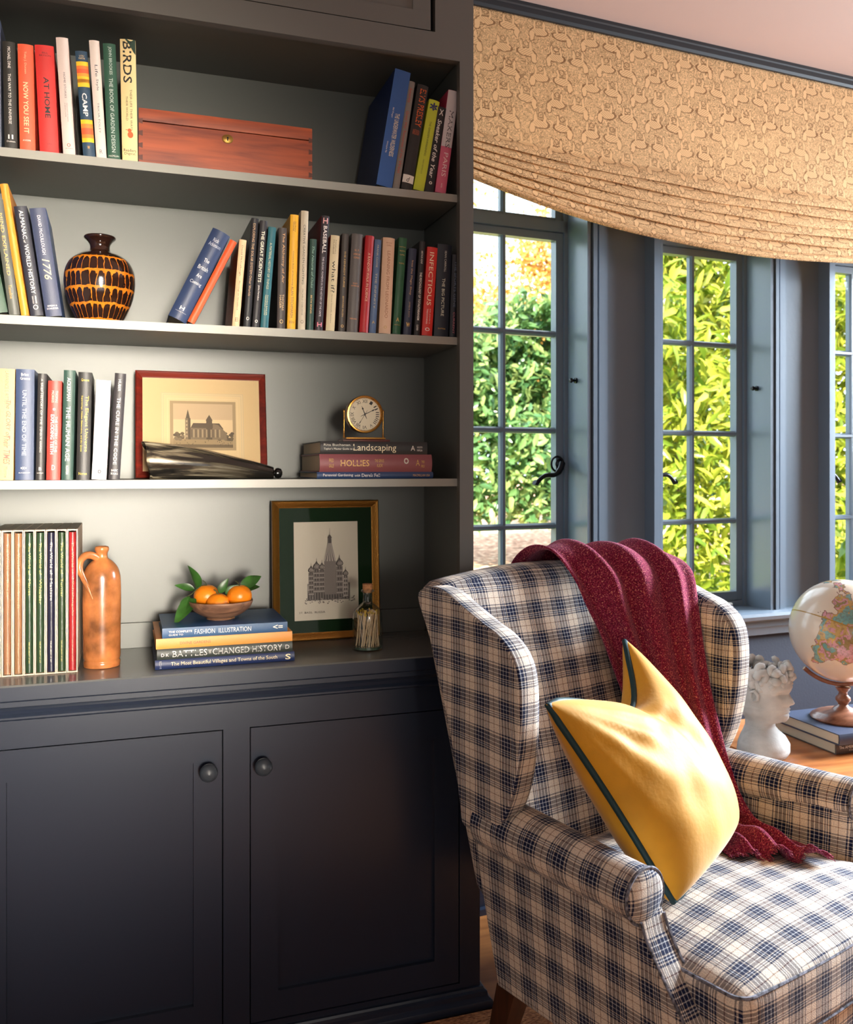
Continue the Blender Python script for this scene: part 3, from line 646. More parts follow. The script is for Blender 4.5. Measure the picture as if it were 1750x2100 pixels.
book(S2,646,662,660,442,(40,28,36),'tall maroon and black book with bold white capitals in the row on second shelf',[('BASEBALL',.09,.33,.30,.78,WH,'b'),('THE CLASSIC MOMENTS IN THE HISTORY OF THE GAME',.36,.88,.38,.62,(200,190,200)),('H',.02,.07,.2,.8,(230,170,170),'hb'),('H',.93,.97,.2,.8,(230,130,150),'hb')],d=.22,side=(120,40,50),group=G4)
book(S2,668,686,679,482,(212,196,158),'cream book with lower case black title in the row on second shelf',[('RANDALL',.05,.20,.52,.66,(110,90,80)),('MUNROE',.05,.20,.28,.42,(110,90,80)),('what if?',.27,.60,.30,.72,BK),('Serious Scientific Answers',.62,.92,.40,.54,(120,100,90))],side=(190,80,60),group=G4)
book(S2,694,708,702,479,(66,60,56),'dark grey book with gold title right of the cream book on second shelf',[('THE KENNEDY CURSE',.18,.55,.38,.62,GD),('EDWARD KLEIN',.64,.85,.38,.58,GD),('o',.93,.96,.3,.7,GD,'h')],group=G4)
book(S2,711,734,722,479,(92,86,84),'thick grey hardback with small orange lettering left of the red hardback',[('N. P.',.16,.18,.3,.7,(214,140,90),'h'),('AMERICAN',.20,.22,.2,.8,(214,140,90),'h'),('ROMANS',.235,.255,.25,.75,(214,140,90),'h'),('EASY',.50,.515,.3,.7,(214,140,90),'h'),('AMERICA',.525,.54,.15,.85,(214,140,90),'h'),('MIDLAND',.86,.875,.2,.8,(214,140,90),'h')],bulge=.005,group=G4)
book(S2,737,755,750,483,(176,30,36),'red hardback between thick grey book and slim blue book on second shelf',[('A RANDOM WALK IN SCIENCE',.18,.68,.36,.64,(230,190,160))],bulge=.005,group=G4)
book(S2,757,771,769,491,(80,104,140),'slim mid blue book right of the red hardback on second shelf',[('FRANK CLOSE',.06,.30,.36,.60,(190,180,150)),('THE INFINITY',.36,.74,.36,.62,(190,180,150)),('A',.87,.90,.3,.7,GD,'h')],group=G4)
book(S2,777,801,786,487,(218,180,150),'wide pinkish cream hardback right of the slim blue book',[('FRITJOF',.05,.065,.25,.75,(160,100,70),'h'),('CAPRA',.075,.09,.3,.7,(160,100,70),'h'),('LEARNING FROM LEONARDO',.14,.84,.38,.64,(166,112,84)),('O',.92,.95,.35,.6,(190,150,70),'h')],group=G4,bulge=.005)
book(S2,805,821,819,487,(38,88,58),'emerald green hardback in the row on second shelf',[('Richard Feynman',.09,.105,.1,.9,GD,'h'),('What Do You',.13,.145,.15,.85,GD,'h'),('Care What',.17,.185,.2,.8,GD,'h'),('THINK',.26,.275,.15,.85,GD,'h'),('A',.83,.87,.3,.7,GD,'hb'),('NORTON',.90,.91,.15,.85,GD,'h')],group=G4)
book(S2,827,843,839,509,(42,48,72),'short navy book right of the emerald hardback',[('Into the Magic Shop',.14,.54,.36,.66,(200,160,120)),('JAMES R. DOTY',.62,.80,.38,.6,(190,160,130)),('w',.86,.91,.25,.75,GD,'hb')],group=G4)
book(S2,849,861,861,495,(38,36,38),'slim black book left of the red book with white capitals',[('ARTHUR KENT',.10,.24,.34,.62,WH),('THE PSYCHOLOGY OF TOTALITARIANISM',.33,.84,.30,.68,WH,'b'),('ELSEVIER',.89,.95,.3,.6,WH)],group=G4)
book(S2,865,886,877,506,(210,50,42),'red book with wide white capitals near the right end of second shelf',[('INFECTIOUS',.06,.66,.26,.66,(250,225,190)),('DR JOHN S.',.70,.87,.55,.68,WH),('TREGONING',.70,.87,.30,.43,WH),('O',.91,.95,.25,.7,WH,'hb')],group=G4)
book(S2,890,919,898,500,(26,32,44),'wide dark navy hardback right of the red book with white capitals',[('SEAN CARROLL',.07,.30,.50,.64,(210,210,200)),('THE BIG PICTURE',.37,.78,.40,.60,(225,225,205)),('DUTTON',.91,.925,.25,.75,GD,'h')],group=G4)
book(S2,922,936,928,522,(32,36,44),'dark book at the far right end of second shelf against the side panel',[('THE SPORTS GENE',.08,.64,.35,.65,(110,120,140)),('CURRENT',.70,.96,.35,.62,(190,110,120))],group=G4)
# third shelf
G5='books in the row at the left of the third shelf'
book(S3,-26,27,-22,755,(222,166,84),'yellow tan book cut off at the left picture edge on third shelf',[('LAWRENCE S. RITTER',.02,.32,.62,.76,(110,60,40)),('The GLORY of',.28,.62,.68,.86,(110,60,30),'bi'),('Their TIMES',.60,.86,.60,.86,(110,60,30),'bi'),('Morrow',.88,.98,.64,.78,(110,60,40))],group=G5,bulge=.001)
book(S3,31,69,33,757,(44,62,98),'wide blue hardback, first after the yellow tan book on third shelf',[('Brian',.035,.06,.28,.68,WH,'h'),('Greene',.07,.095,.24,.76,WH,'h'),('UNTIL THE END OF TIME',.19,.78,.36,.58,(200,205,220)),('=X=',.88,.905,.3,.62,WH,'hb'),('KNOPF',.93,.94,.2,.8,WH,'h')],group=G5)
book(S3,73,91,78,766,(48,46,46),'slim black book between wide blue hardback and red book on third shelf',[('A BRIEF HISTORY OF TIME',.05,.48,.36,.60,(190,180,170)),('STEPHEN W. HAWKING',.50,.74,.36,.60,(190,180,170)),('B',.88,.91,.35,.65,WH,'h'),('BANTAM',.93,.94,.15,.85,WH,'h')],group=G5)
book(S3,95,123,99,781,(220,56,46),'red book with two lines of white capitals on third shelf',[('THOMAS',.10,.22,.56,.74,(250,190,170)),('MORRIS',.10,.22,.28,.46,(250,190,170)),('o',.275,.30,.38,.58,WH,'hb'),('THE MYSTERY OF THE',.36,.72,.56,.74,(250,220,200)),('EXPLODING TEETH',.34,.74,.24,.50,WH,'b'),('D',.85,.90,.38,.62,WH,'h')],group=G5)
book(S3,126,150,131,759,(40,70,62),'dark green hardback with large white capitals on third shelf',[('ACKERMAN',.07,.28,.32,.62,WH),('THE HUMAN AGE',.33,.83,.28,.64,WH),('NORTON',.87,.95,.36,.58,WH)],group=G5)
book(S3,156,184,161,763,(32,30,30),'black book with yellow title right of the dark green hardback',[('Greene',.06,.085,.22,.8,(216,190,60),'h'),('The Elegant Universe',.22,.74,.50,.80,(216,190,60)),('Superstrings, Hidden Dimensions, and the Quest',.22,.74,.24,.38,(216,190,60)),('Norton',.93,.955,.18,.78,(216,190,60),'h')],group=G5)
book(S3,188,218,198,779,(214,206,214),'white paperback with two lines of thin dark capitals on third shelf',[('THE RUNAWAY SPECIES',.24,.70,.56,.70,(70,66,76)),('ANTHONY BRANDT & DAVID EAGLEMAN',.14,.80,.30,.44,(90,86,96)),('o',.90,.94,.38,.62,BK,'hb')],group=G5,soft=True,bulge=.001)
book(S3,222,245,236,765,(46,42,46),'black book with white capitals, rightmost of the row beside the framed print',[('HUBER',.06,.17,.36,.60,WH),('THE CURE IN THE CODE',.23,.86,.34,.64,WH),('BASIC',.905,.925,.22,.8,WH,'h'),('BOOKS',.935,.955,.2,.82,WH,'h')],d=.2,group=G5)
# slipcased set on the worktop
BOARD=mat('slipcase_board',(206,184,164),.75,bump=.3,bscale=150)
TOPG=mat('slipcase_top',(150,142,128),.8,bump=.4,bscale=90)
YSL=2.10
seps=[-20,3.5,26,48.5,71,93.5,115.5,137.5,159.5]
cols=[(120,110,90),(140,98,70),(138,100,68),(34,58,36),(38,60,38),(28,28,50),(38,58,34),(146,32,36)]
names=['Degas','Rodin','Rembrandt','Manet','Whistler','Matisse','Turner','Michelangelo']
inks=[(190,180,150),(200,150,110),(196,150,110),(206,190,90),(206,190,90),(226,220,200),(200,180,80),(220,130,90)]
lab=['multicoloured slipcased volume cut off at the left picture edge','tan slipcased volume, leftmost of the two tan ones','tan slipcased volume directly left of the green ones','dark green slipcased volume beside the tan volumes','dark green slipcased volume directly left of the navy one','navy slipcased volume in the set on the worktop','dark green slipcased volume between the navy and red ones','red slipcased volume at the right end of the set']
for i in range(8):
    x0,x1=XY(seps[i],YSL)+.0004,XY(seps[i+1],YSL)-.0004; w=x1-x0; h=.3135; d=.235
    r_=thing('slipcased_book',lab[i],'book',(x0,YSL,WT+.0005),group='slipcased art volumes on the worktop')
    t=.0022; mb=MB(); mb.box(0,t,0,d,0,h); mb.box(w-t,w,0,d,0,h); mb.box(t,w-t,0,d,0,t*1.3); mb.box(t,w-t,0,d,h-t*1.3,h); mb.box(t,w-t,d-t,d,t,h-t); mb.box(.0008,w-.0008,.004,d,h,h+.0004,mi=1)
    mb.build('slipcase',[BOARD,TOPG],r_,smooth=False)
    bk=MB(); k=8; bw=w-2*t-.003
    P=[(t+.0015+bw*q/k,.004+spine_y(q/k,.003)) for q in range(k+1)]
    vs=[(x,y,.0045) for x,y in P]+[(x,y,h-.0065) for x,y in P]+[(P[-1][0],.02,.0045),(P[0][0],.02,.0045),(P[-1][0],.02,h-.0065),(P[0][0],.02,h-.0065)]
    fs=[(q,q+1,q+k+2,q+k+1) for q in range(k)]; n0=2*(k+1)
    fs+=[tuple(list(range(k+1,2*k+2))+[n0+2,n0+3]), (k,n0,n0+2,2*k+1),(0,k+1,n0+3,n0+1)]
    bk.add(vs,fs); cb=bk.build('volume',mat('leather_%d'%i,cols[i],.32,bump=.3,bscale=300),r_,angle=50)
    tm=MB()
    def fn(a,b,z0=0,z1=1,c0=0,c1=1): 
        c=c0+(c1-c0)*b; return (t+.0015+bw*c,.004+spine_y(c,.003)-.0005,(h)*(1-(z0+(z1-z0)*a)))
    text_into(tm,'The World of',lambda a,b:fn(a,b,.09,.31,.36,.72)); nn=len(names[i])
    text_into(tm,names[i],lambda a,b:fn(a,b,.34,.34+.022*nn,.36,.72)); text_into(tm,'TIME LIFE LIBRARY OF ART',lambda a,b:fn(a,b,.77,.92,.40,.58))
    tm.build('spine_lettering',mat('ink_%d_%d_%d'%inks[i],inks[i],.45),cb,smooth=False)
# ---------------- flat stacks: books lying with spine to the front
def flat_book(x0,x1,y0,z0,z1,col,label,texts,d=.2,side=None,group=None,rotz=0,bulge=.003,rough=.45):
    # build standing book then lay it: long axis to x
    L_=x1-x0; T=z1-z0
    root=thing('book',label,'book',(x0,y0,z0+.0003),rot=(0,0,rotz),group=group)
    th=.0025 if T>.012 else .0015; ov=.003
    cm=mat('cover_%d_%d_%d_%d'%(*col,int(rough*100)),col,rough,bump=.15,bscale=500); mb=MB(); k=8
    outer=[(d,0)]+[(spine_y(q/k,bulge),T*q/k) for q in range(k+1)]+[(d,T)]
    inner=[(d,T-th)]+[(spine_y(1-q/k,bulge)+th,th+(T-2*th)*(1-q/k)) for q in range(k+1)]+[(d,th)]
    P=outer+inner; n=len(P)
    vs=[(0,y,z) for y,z in P]+[(L_,y,z) for y,z in P]
    fs=[(i,(i+1)%n,(i+1)%n+n,i+n)[::-1] for i in range(n)]
    m=len(outer)
    for i in range(m-1):
        fs.append((i,i+1,n-2-i,n-1-i)[::-1]); fs.append((i+n,n-1-i+n,n-2-i+n,i+1+n)[::-1])
    mb.add(vs,fs); mb.build('cover',cm,root,angle=35)
    pg=MB(); pg.box(ov,L_-ov,.006,d-ov,th,T-th); pg.build('pages',PAGES,root,smooth=False)
    g={}
    for (s,a0,a1,c0,c1,tc,*mm) in texts:
        mode=mm[0] if mm else ''
        text_into(g.setdefault((tc,a0,c0),MB()),s,lambda a,b:(L_*(a0+(a1-a0)*a),spine_y(c0+(c1-c0)*b,bulge)-.0006,T*(c0+(c1-c0)*b)),.25 if 'i' in mode else 0,.012 if 'b' in mode else 0)
    for (tc,_a,_b),tm in g.items(): tm.build('spine_lettering',mat('ink_%d_%d_%d'%tc,tc,.5),root,smooth=False)
    return root
GS='books stacked flat under the clock'
def zat(u,v,Y): return onY(u,v,Y).z
Y1=2.085
z_a=S3; z_b=zat(770,968,Y1); z_c=zat(770,932,Y1); z_d=zat(770,906,Y1)
flat_book(XY(650,Y1),XY(888,Y1),Y1,z_a,z_b,(42,64,104),'slim blue book lying flat, bottom of the stack under the clock',[('Perennial Gardening',.05,.30,.25,.75,WH),('with',.315,.36,.3,.65,WH,'i'),('Derek Fell',.375,.53,.25,.75,WH),('MACMILLAN USA',.82,.97,.3,.65,(222,170,110))],d=.23,group=GS)
flat_book(XY(655,Y1),XY(885,Y1),Y1,z_b,z_c,(134,72,78),'thick dusty pink book lying flat, middle of the stack under the clock',[('FRED',.08,.12,.55,.75,GD),('GALLE',.08,.12,.25,.45,GD),('HOLLIES',.18,.43,.32,.68,(224,180,100)),('THE GENUS',.48,.56,.55,.72,GD),('ILEX',.50,.55,.28,.45,GD),('A',.85,.885,.35,.7,GD),('TIMBER',.90,.93,.5,.65,GD),('PRESS',.90,.93,.25,.4,GD),('o',.74,.785,.45,.8,(205,200,190),'b')],d=.235,group=GS,bulge=.006)
flat_book(XY(657,Y1),XY(876,Y1),Y1,z_c,z_d,(34,34,36),'black book lying flat directly under the brass clock',[('Rita Buchanan',.03,.27,.64,.82,(210,205,190)),("Taylor's Master Guide to",.03,.29,.30,.50,(225,220,205)),('Landscaping',.30,.70,.12,.80,(235,225,190)),('A',.84,.88,.3,.7,WH),('HOUGHTON',.90,.95,.5,.65,WH),('MIFFLIN',.90,.95,.25,.4,WH)],d=.225,group=GS)
GW='books stacked flat under the bowl of mandarins'
Y2=2.063
zz0=WT; zs_=[zat(460,v,Y2) for v in (1341,1322,1303)]
ft=[WT+.0005, zat(318,1355,Y2), zat(318,1333,Y2), zat(318,1312,Y2), zat(325,1291,Y2)]
flat_book(XY(318,Y2),XY(604,Y2),Y2,ft[0],ft[1],(24,40,84),'navy book with pale title, bottom of the stack under the bowl',[('The Most Beautiful Villages and Towns of the South',.11,.87,.25,.75,(214,196,160)),('MCNALLY',.03,.045,.1,.9,WH),('S',.93,.97,.2,.8,(236,220,180),'b')],d=.25,group=GW)
flat_book(XY(322,Y2),XY(600,Y2),Y2+.002,ft[1],ft[2],(52,58,54),'dark grey book with large silver capitals, second from bottom under the bowl',[('BATTLES',.11,.36,.2,.8,(206,206,200)),('THAT',.37,.39,.3,.7,(206,206,200)),('CHANGED HISTORY',.40,.92,.2,.8,(206,206,200)),('D',.945,.975,.3,.7,(206,206,200)),('D K',.03,.085,.3,.6,WH,'b')],d=.25,group=GW)
flat_book(XY(320,Y2),XY(600,Y2),Y2+.003,ft[2],ft[3],(222,146,56),'golden orange book lying under the top blue book',[('DIVINE GARDENS',.17,.39,.36,.62,(150,70,40))],d=.24,group=GW,bulge=.001)
flat_book(XY(333,Y2+.004),XY(590,Y2+.004),Y2+.006,ft[3],ft[4],(28,78,124),'blue hardback, top of the stack directly beneath the bowl',[('THE COMPLETE',.05,.23,.52,.72,WH,'b'),('GUIDE TO',.05,.16,.22,.40,WH),('FASHION',.25,.41,.28,.76,(210,220,225)),('ILLUSTRATION',.44,.70,.28,.76,(210,220,225)),('<=',.88,.96,.35,.75,WH,'b')],d=.21,group=GW,bulge=.001)
TOPB=ft[4]+.0005
# ---------------- vase on the second shelf
def tiger():
    m=bpy.data.materials.new('tiger_glaze'); m.use_nodes=True; N=m.node_tree.nodes; L=m.node_tree.links; p=N['Principled BSDF']
    uv=N.new('ShaderNodeTexCoord'); sp=N.new('ShaderNodeSeparateXYZ'); L.new(uv.outputs['UV'],sp.inputs[0]); 
    nz=N.new('ShaderNodeTexNoise'); mp=N.new('ShaderNodeMapping'); mp.inputs['Scale'].default_value=(26,18,1); L.new(uv.outputs['UV'],mp.inputs[0]); L.new(mp.outputs[0],nz.inputs['Vector']); nz.inputs['Scale'].default_value=1; nz.inputs['Detail'].default_value=3
    u=math_(N,L,'ADD',math_(N,L,'MULTIPLY',sp.outputs[0],30),math_(N,L,'MULTIPLY',nz.outputs['Fac'],1.6))
    tri=math_(N,L,'ABSOLUTE',math_(N,L,'SUBTRACT',math_(N,L,'FRACT',u),.5)) # 0..0.5
    bandp=.0365
    y=math_(N,L,'ADD',sp.outputs[1],math_(N,L,'MULTIPLY',nz.outputs['Fac'],.010))
    fy=math_(N,L,'FRACT',math_(N,L,'DIVIDE',math_(N,L,'ADD',y,.012),bandp))
    # drip: orange where stripe-line near cell edge or in band zone
    band=math_(N,L,'GREATER_THAN',fy,math_(N,L,'SUBTRACT',.86,math_(N,L,'MULTIPLY',math_(N,L,'POWER',math_(N,L,'MULTIPLY',tri,2),3),.35)))
    drip=math_(N,L,'GREATER_THAN',tri,.455)
    thick=math_(N,L,'GREATER_THAN',fy,.70)
    o=math_(N,L,'MAXIMUM',band,drip)
    top=math_(N,L,'LESS_THAN',sp.outputs[1],.205); o=math_(N,L,'MULTIPLY',o,top)
    n2=N.new('ShaderNodeTexNoise'); n2.inputs['Scale'].default_value=60; L.new(uv.outputs['UV'],n2.inputs['Vector'])
    oc=mixc(N,L,n2.outputs['Fac'],lin((150,74,14)),lin((222,140,40)))
    c=mixc(N,L,o,lin((40,22,16)),oc)
    L.new(c,p.inputs['Base Color']); p.inputs['Roughness'].default_value=.12; p.inputs['Coat Weight'].default_value=.6
    return m
vc=onY(205,560,2.165)
vp=[(0,0),(.040,0),(.046,.004),(.060,.030),(.072,.062),(.0765,.088),(.077,.105),(.074,.125),(.064,.145),(.047,.158),(.030,.164),(.0235,.168),(.0215,.176),(.0225,.184),(.028,.192),(.0335,.197),(.0345,.2005),(.032,.2025),(.027,.199),(.020,.187),(.019,.176),(.02,.16),(0,.155)]
def smooth_prof(p,n=3):
    out=[]
    for i in range(len(p)-1):
        p0=p[max(0,i-1)];p1=p[i];p2=p[i+1];p3=p[min(len(p)-1,i+2)]
        for k in range(n):
            t=k/n; f=lambda a,b,c,d:.5*((2*b)+(-a+c)*t+(2*a-5*b+4*c-d)*t*t+(-a+3*b-3*c+d)*t**3)
            out.append((max(0,f(p0[0],p1[0],p2[0],p3[0])),f(p0[1],p1[1],p2[1],p3[1])))
    out.append(p[-1]); return out
mb=MB(); mb.lathe(smooth_prof(vp),64); o=mb.build('vase',tiger(),loc=(vc.x,2.165,S2+.0005),angle=80)
tag(o,'round black and amber drip glazed vase on the second shelf','vase')
# ---------------- stoneware bottle jug
jc=onY(209,1300,2.15)
JM=mat('stoneware',(160,98,54),.25,var=.6,vscale=16,bump=.35,bscale=40,coat=.3)
jp=[(0,0),(.036,0),(.0395,.004),(.040,.010),(.0385,.014),(.0405,.022),(.0405,.060),(.0415,.120),(.041,.170),(.0395,.188),(.034,.203),(.024,.214),(.0155,.220),(.0125,.224),(.0125,.232),(.0145,.236),(.0155,.240),(.0145,.2445),(.0115,.246),(.009,.243),(.009,.22),(0,.215)]
jg=thing('stoneware_bottle','tall tan glazed stoneware bottle with small loop handle on the worktop','bottle',(jc.x,2.15,WT+.0005))
jg.scale=(1,1,1.10)
mb=MB(); mb.lathe(smooth_prof(jp),48); mb.build('body',JM,jg,angle=80)
mb=MB(); hr=[(.012,.222),(.026,.229),(.043,.229),(.055,.219),(.058,.203),(.053,.188),(.046,.172),(.0425,.158),(.0405,.142)]
hp=[(-r_*math.cos(q),-r_*math.sin(q),z) for (r_,z),q in zip(hr,[.6,.6,.62,.65,.68,.74,.82,.95,1.1])]
P,Rr_=resample([Vector(p) for p in hp],[.0075,.008,.0078,.0075,.0072,.0065,.0055,.004,.002],24); mb.tube(P,Rr_,10)
mb.build('handle',JM,jg,angle=80)
# ---------------- framed print (mahogany) leaning on third shelf
def framed(name,label,uL,uR,vT,Yb,zb,fw,fd,mf,matc,lean,fh,picts,matw=None):
    x0,x1=XY(uL,Yb),XY(uR,Yb); w=x1-x0
    root=thing(name,label,'picture',((x0+x1)/2,Yb,zb+.0005),rot=(-lean,0,0))
    mb=MB()
    prof=[(0,0),(0,-fd*.8),(.003,-fd),(fw*.35,-fd*.92),(fw*.75,-fd*.55),(fw,-fd*.45),(fw,0)]
    cs=[(-w/2,0,1,1),(w/2,0,-1,1),(w/2,fh,-1,-1),(-w/2,fh,1,-1)]
    n=len(prof); vs=[(cx+sx*o_,d_,cz+sz*o_) for (cx,cz,sx,sz) in cs for (o_,d_) in prof]; fs=[]
    for i in range(4):
        j=(i+1)%4
        for k in range(n-1): fs.append((i*n+k,j*n+k,j*n+k+1,i*n+k+1))
    mb.add(vs,fs); mb.build('frame',mf,root,angle=25)
    mb=MB(); mb.box(-w/2+fw*.8,w/2-fw*.8,-fd*.35,-.001,fw*.8,fh-fw*.8); mb.build('mount',matc,root,smooth=False)
    mb=MB(); y=-fd*.42; 
    mb.add([(-w/2+fw,y,fw),(w/2-fw,y,fw),(w/2-fw,y,fh-fw),(-w/2+fw,y,fh-fw)],[(0,1,2,3)]); mb.build('glazing',GLASSM,root,smooth=False)
    picts(root,w,fh,fw,-fd*.35)
    return root
def polys(root,name,items,y,parent_m=None):
    groups={}
    for k,(pts,c) in enumerate(items):
        g=groups.setdefault(c,MB()); g.add([(x,y-.00015-.00004*k,z) for x,z in pts],[tuple(range(len(pts)))])
    mb=MB(); ms=[]
    for c,g in groups.items():
        mi=len(ms); ms.append(mat('print_%d_%d_%d'%c,c,.8))
        mb.add(g.v,g.f,None,mi)
    return mb.build(name,ms,root,smooth=False)
def rect(x0,x1,z0,z1): return [(x0,z0),(x1,z0),(x1,z1),(x0,z1)]
def pict1(root,w,h,fw,y):
    it=[]; X=lambda a:-w/2+w*a; Z=lambda b:h*(1-b)
    # ruled border lines
    for k,(a,b,c,d) in enumerate([(.19,.82,.20,.86),(.205,.805,.215,.845),(.235,.775,.25,.83)]):
        cc=(176,160,130) if k<2 else (205,178,140)
        it.append((rect(X(a),X(b),Z(d),Z(c)),cc)); it.append((rect(X(a)+.0012,X(b)-.0012,Z(d)+.0012,Z(c)-.0012),(198,171,131)))
    it.append((rect(X(.255),X(.76),Z(.74),Z(.275)),(150,128,98)))
    it.append((rect(X(.28),X(.735),Z(.715),Z(.30)),(196,168,132)))
    it.append((rect(X(.28),X(.735),Z(.45),Z(.30)),(178,152,122)))
    it.append((rect(X(.28),X(.735),Z(.715),Z(.63)),(140,118,88)))
    it.append((rect(X(.28),X(.735),Z(.715),Z(.685)),(98,82,62)))
    dk=(82,70,56); md=(112,96,76); lt=(160,138,108)
    # trees
    random.seed(3)
    for k in range(40):
        cx=random.choice([random.uniform(.285,.36),random.uniform(.62,.73)]); cz=random.uniform(.58,.64); r=.012
        it.append(([(X(cx)+.005*math.cos(q),Z(cz)+.005*math.sin(q)*.8) for q in [2*pi*i/7 for i in range(7)]],random.choice([dk,md,(92,80,60)])))
    # nave, tower with spire, transept
    it.append((rect(X(.40),X(.66),Z(.64),Z(.53)),md)); it.append(([(X(.41),Z(.53)),(X(.66),Z(.535)),(X(.63),Z(.485)),(X(.43),Z(.485))],dk))
    it.append((rect(X(.37),X(.41),Z(.64),Z(.44)),md)); it.append((rect(X(.392),X(.41),Z(.64),Z(.44)),dk)); it.append(([(X(.374),Z(.44)),(X(.406),Z(.44)),(X(.39),Z(.355))],dk))
    it.append((rect(X(.53),X(.575),Z(.64),Z(.46)),dk)); it.append(([(X(.525),Z(.46)),(X(.58),Z(.46)),(X(.553),Z(.405))],dk))
    it.append(([(X(.58),Z(.64)),(X(.69),Z(.64)),(X(.68),Z(.57)),(X(.62),Z(.50)),(X(.58),Z(.49))],md))
    for k in range(14): it.append((rect(X(.415+k*.0165),X(.421+k*.0165),Z(.62),Z(.545)),lt if k%2 else dk))
    for k in range(5): it.append((rect(X(.376),X(.386),Z(.62-k*.035),Z(.60-k*.035)),lt))
    for k in range(26): 
        a=random.uniform(.30,.72); b=random.uniform(.655,.70); it.append((rect(X(a),X(a)+.0012,Z(b),Z(b-.01)),dk))
    polys(root,'engraving',it,y)
p1=onY(277,754,2.30)
fh1=(p1.z-S3)/math.cos(.06)
framed('framed_engraving','small mahogany framed engraving of a cathedral with cream mount on third shelf',278,548,754,2.262,S3,.0165,.014,MAHOG,mat('mount_cream',(196,168,128),.9,spec=.1),.16,.2665,pict1)
def pict2(root,w,h,fw,y):
    it=[]; X=lambda a:-w/2+w*a; Z=lambda b:h*(1-b)
    it.append((rect(X(.20),X(.80),Z(.86),Z(.155)),(196,186,172)))
    dk=(70,64,62); md=(110,102,98); gy=(140,132,126)
    def tower(cx,wb,zb,zt,dome,c=md):
        it.append((rect(X(cx-wb),X(cx+wb),Z(zb),Z(zt)),c))
        for k in range(5):
            zz_=zb+(zt-zb)*(k+.5)/5; it.append((rect(X(cx-wb*.6),X(cx-wb*.15),Z(zz_),Z(zz_-.018)),dk)); it.append((rect(X(cx+wb*.15),X(cx+wb*.6),Z(zz_),Z(zz_-.018)),dk))
            it.append((rect(X(cx-wb),X(cx+wb),Z(zz_+.012),Z(zz_+.009)),(170,162,154)))
        r=dome; zc=zt-r*.95
        pts=[]
        for i in range(13):
            q=i/12; a=-1+2*q
        prof=[(.45,0),(.85,.3),(1,.75),(.8,1.25),(.35,1.7),(.08,2.2),(.03,3.0)]
        pts=[(X(cx)+w*r*a,Z(zt)+w*r*b) for a,b in prof]+[(X(cx)-w*r*a,Z(zt)+w*r*b) for a,b in prof[::-1]]
        it.append((pts,dk))
        for k in (-.5,-.1,.3,.7): it.append(([(X(cx)+w*r*k*.6,Z(zt)+w*r*.1),(X(cx)+w*r*(k*.9+.1),Z(zt)+w*r*.75),(X(cx)+w*r*k*.3,Z(zt)+w*r*1.6),(X(cx)+w*r*(k*.9-.05),Z(zt)+w*r*.75)],(186,176,166)))
    # lower mass
    it.append((rect(X(.32),X(.72),Z(.72),Z(.60)),md)); 
    random.seed(5)
    for k in range(16): it.append((rect(X(.325+k*.0245),X(.338+k*.0245),Z(.715),Z(.665)),dk)); it.append((rect(X(.325+k*.0245),X(.338+k*.0245),Z(.65),Z(.615)),(160,150,142)))
    tower(.355,.025,.68,.52,.030); tower(.405,.030,.66,.50,.036); tower(.455,.026,.66,.50,.030)
    tower(.62,.030,.68,.48,.036); tower(.675,.024,.70,.55,.028,gy)
    it.append((rect(X(.475),X(.585),Z(.68),Z(.44)),md)); it.append(([(X(.475),Z(.44)),(X(.585),Z(.44)),(X(.545),Z(.30)),(X(.515),Z(.30))],gy))
    for k in range(9): it.append(([(X(.475+k*.0125),Z(.44)),(X(.481+k*.0125),Z(.44)),(X(.53),Z(.31))],dk if k%2 else (170,160,152)))
    it.append((rect(X(.514),X(.546),Z(.31),Z(.28)),dk)); it.append(([(X(.53)+w*.02*a,Z(.28)+w*.02*b) for a,b in [(.6,0),(1,.6),(.5,1.5),(.08,2),(.04,5),(-.04,5),(-.08,2),(-.5,1.5),(-1,.6),(-.6,0)]],dk))
    for k in range(60):
        a=random.uniform(.28,.76); b=random.uniform(.70,.745); it.append((rect(X(a),X(a+.012),Z(b),Z(b-.006)),random.choice([dk,md,gy])))
    polys(root,'engraving',it,y)
    tm=MB(); text_into(tm,'ST. BASIL  RUSSIA',lambda a,b:(X(.24+.24*a),y-.004,Z(.81-.014*b))); tm.build('caption',mat('ink_90_84_80',(90,84,80),.6),root,smooth=False)
framed('framed_etching','gilt framed etching of domed church with dark green mount leaning on the worktop',559,778,1018,2.298,WT,.019,.016,GOLD,mat('mount_green',(20,38,22),.95,spec=.05),.06,.3620,pict2)
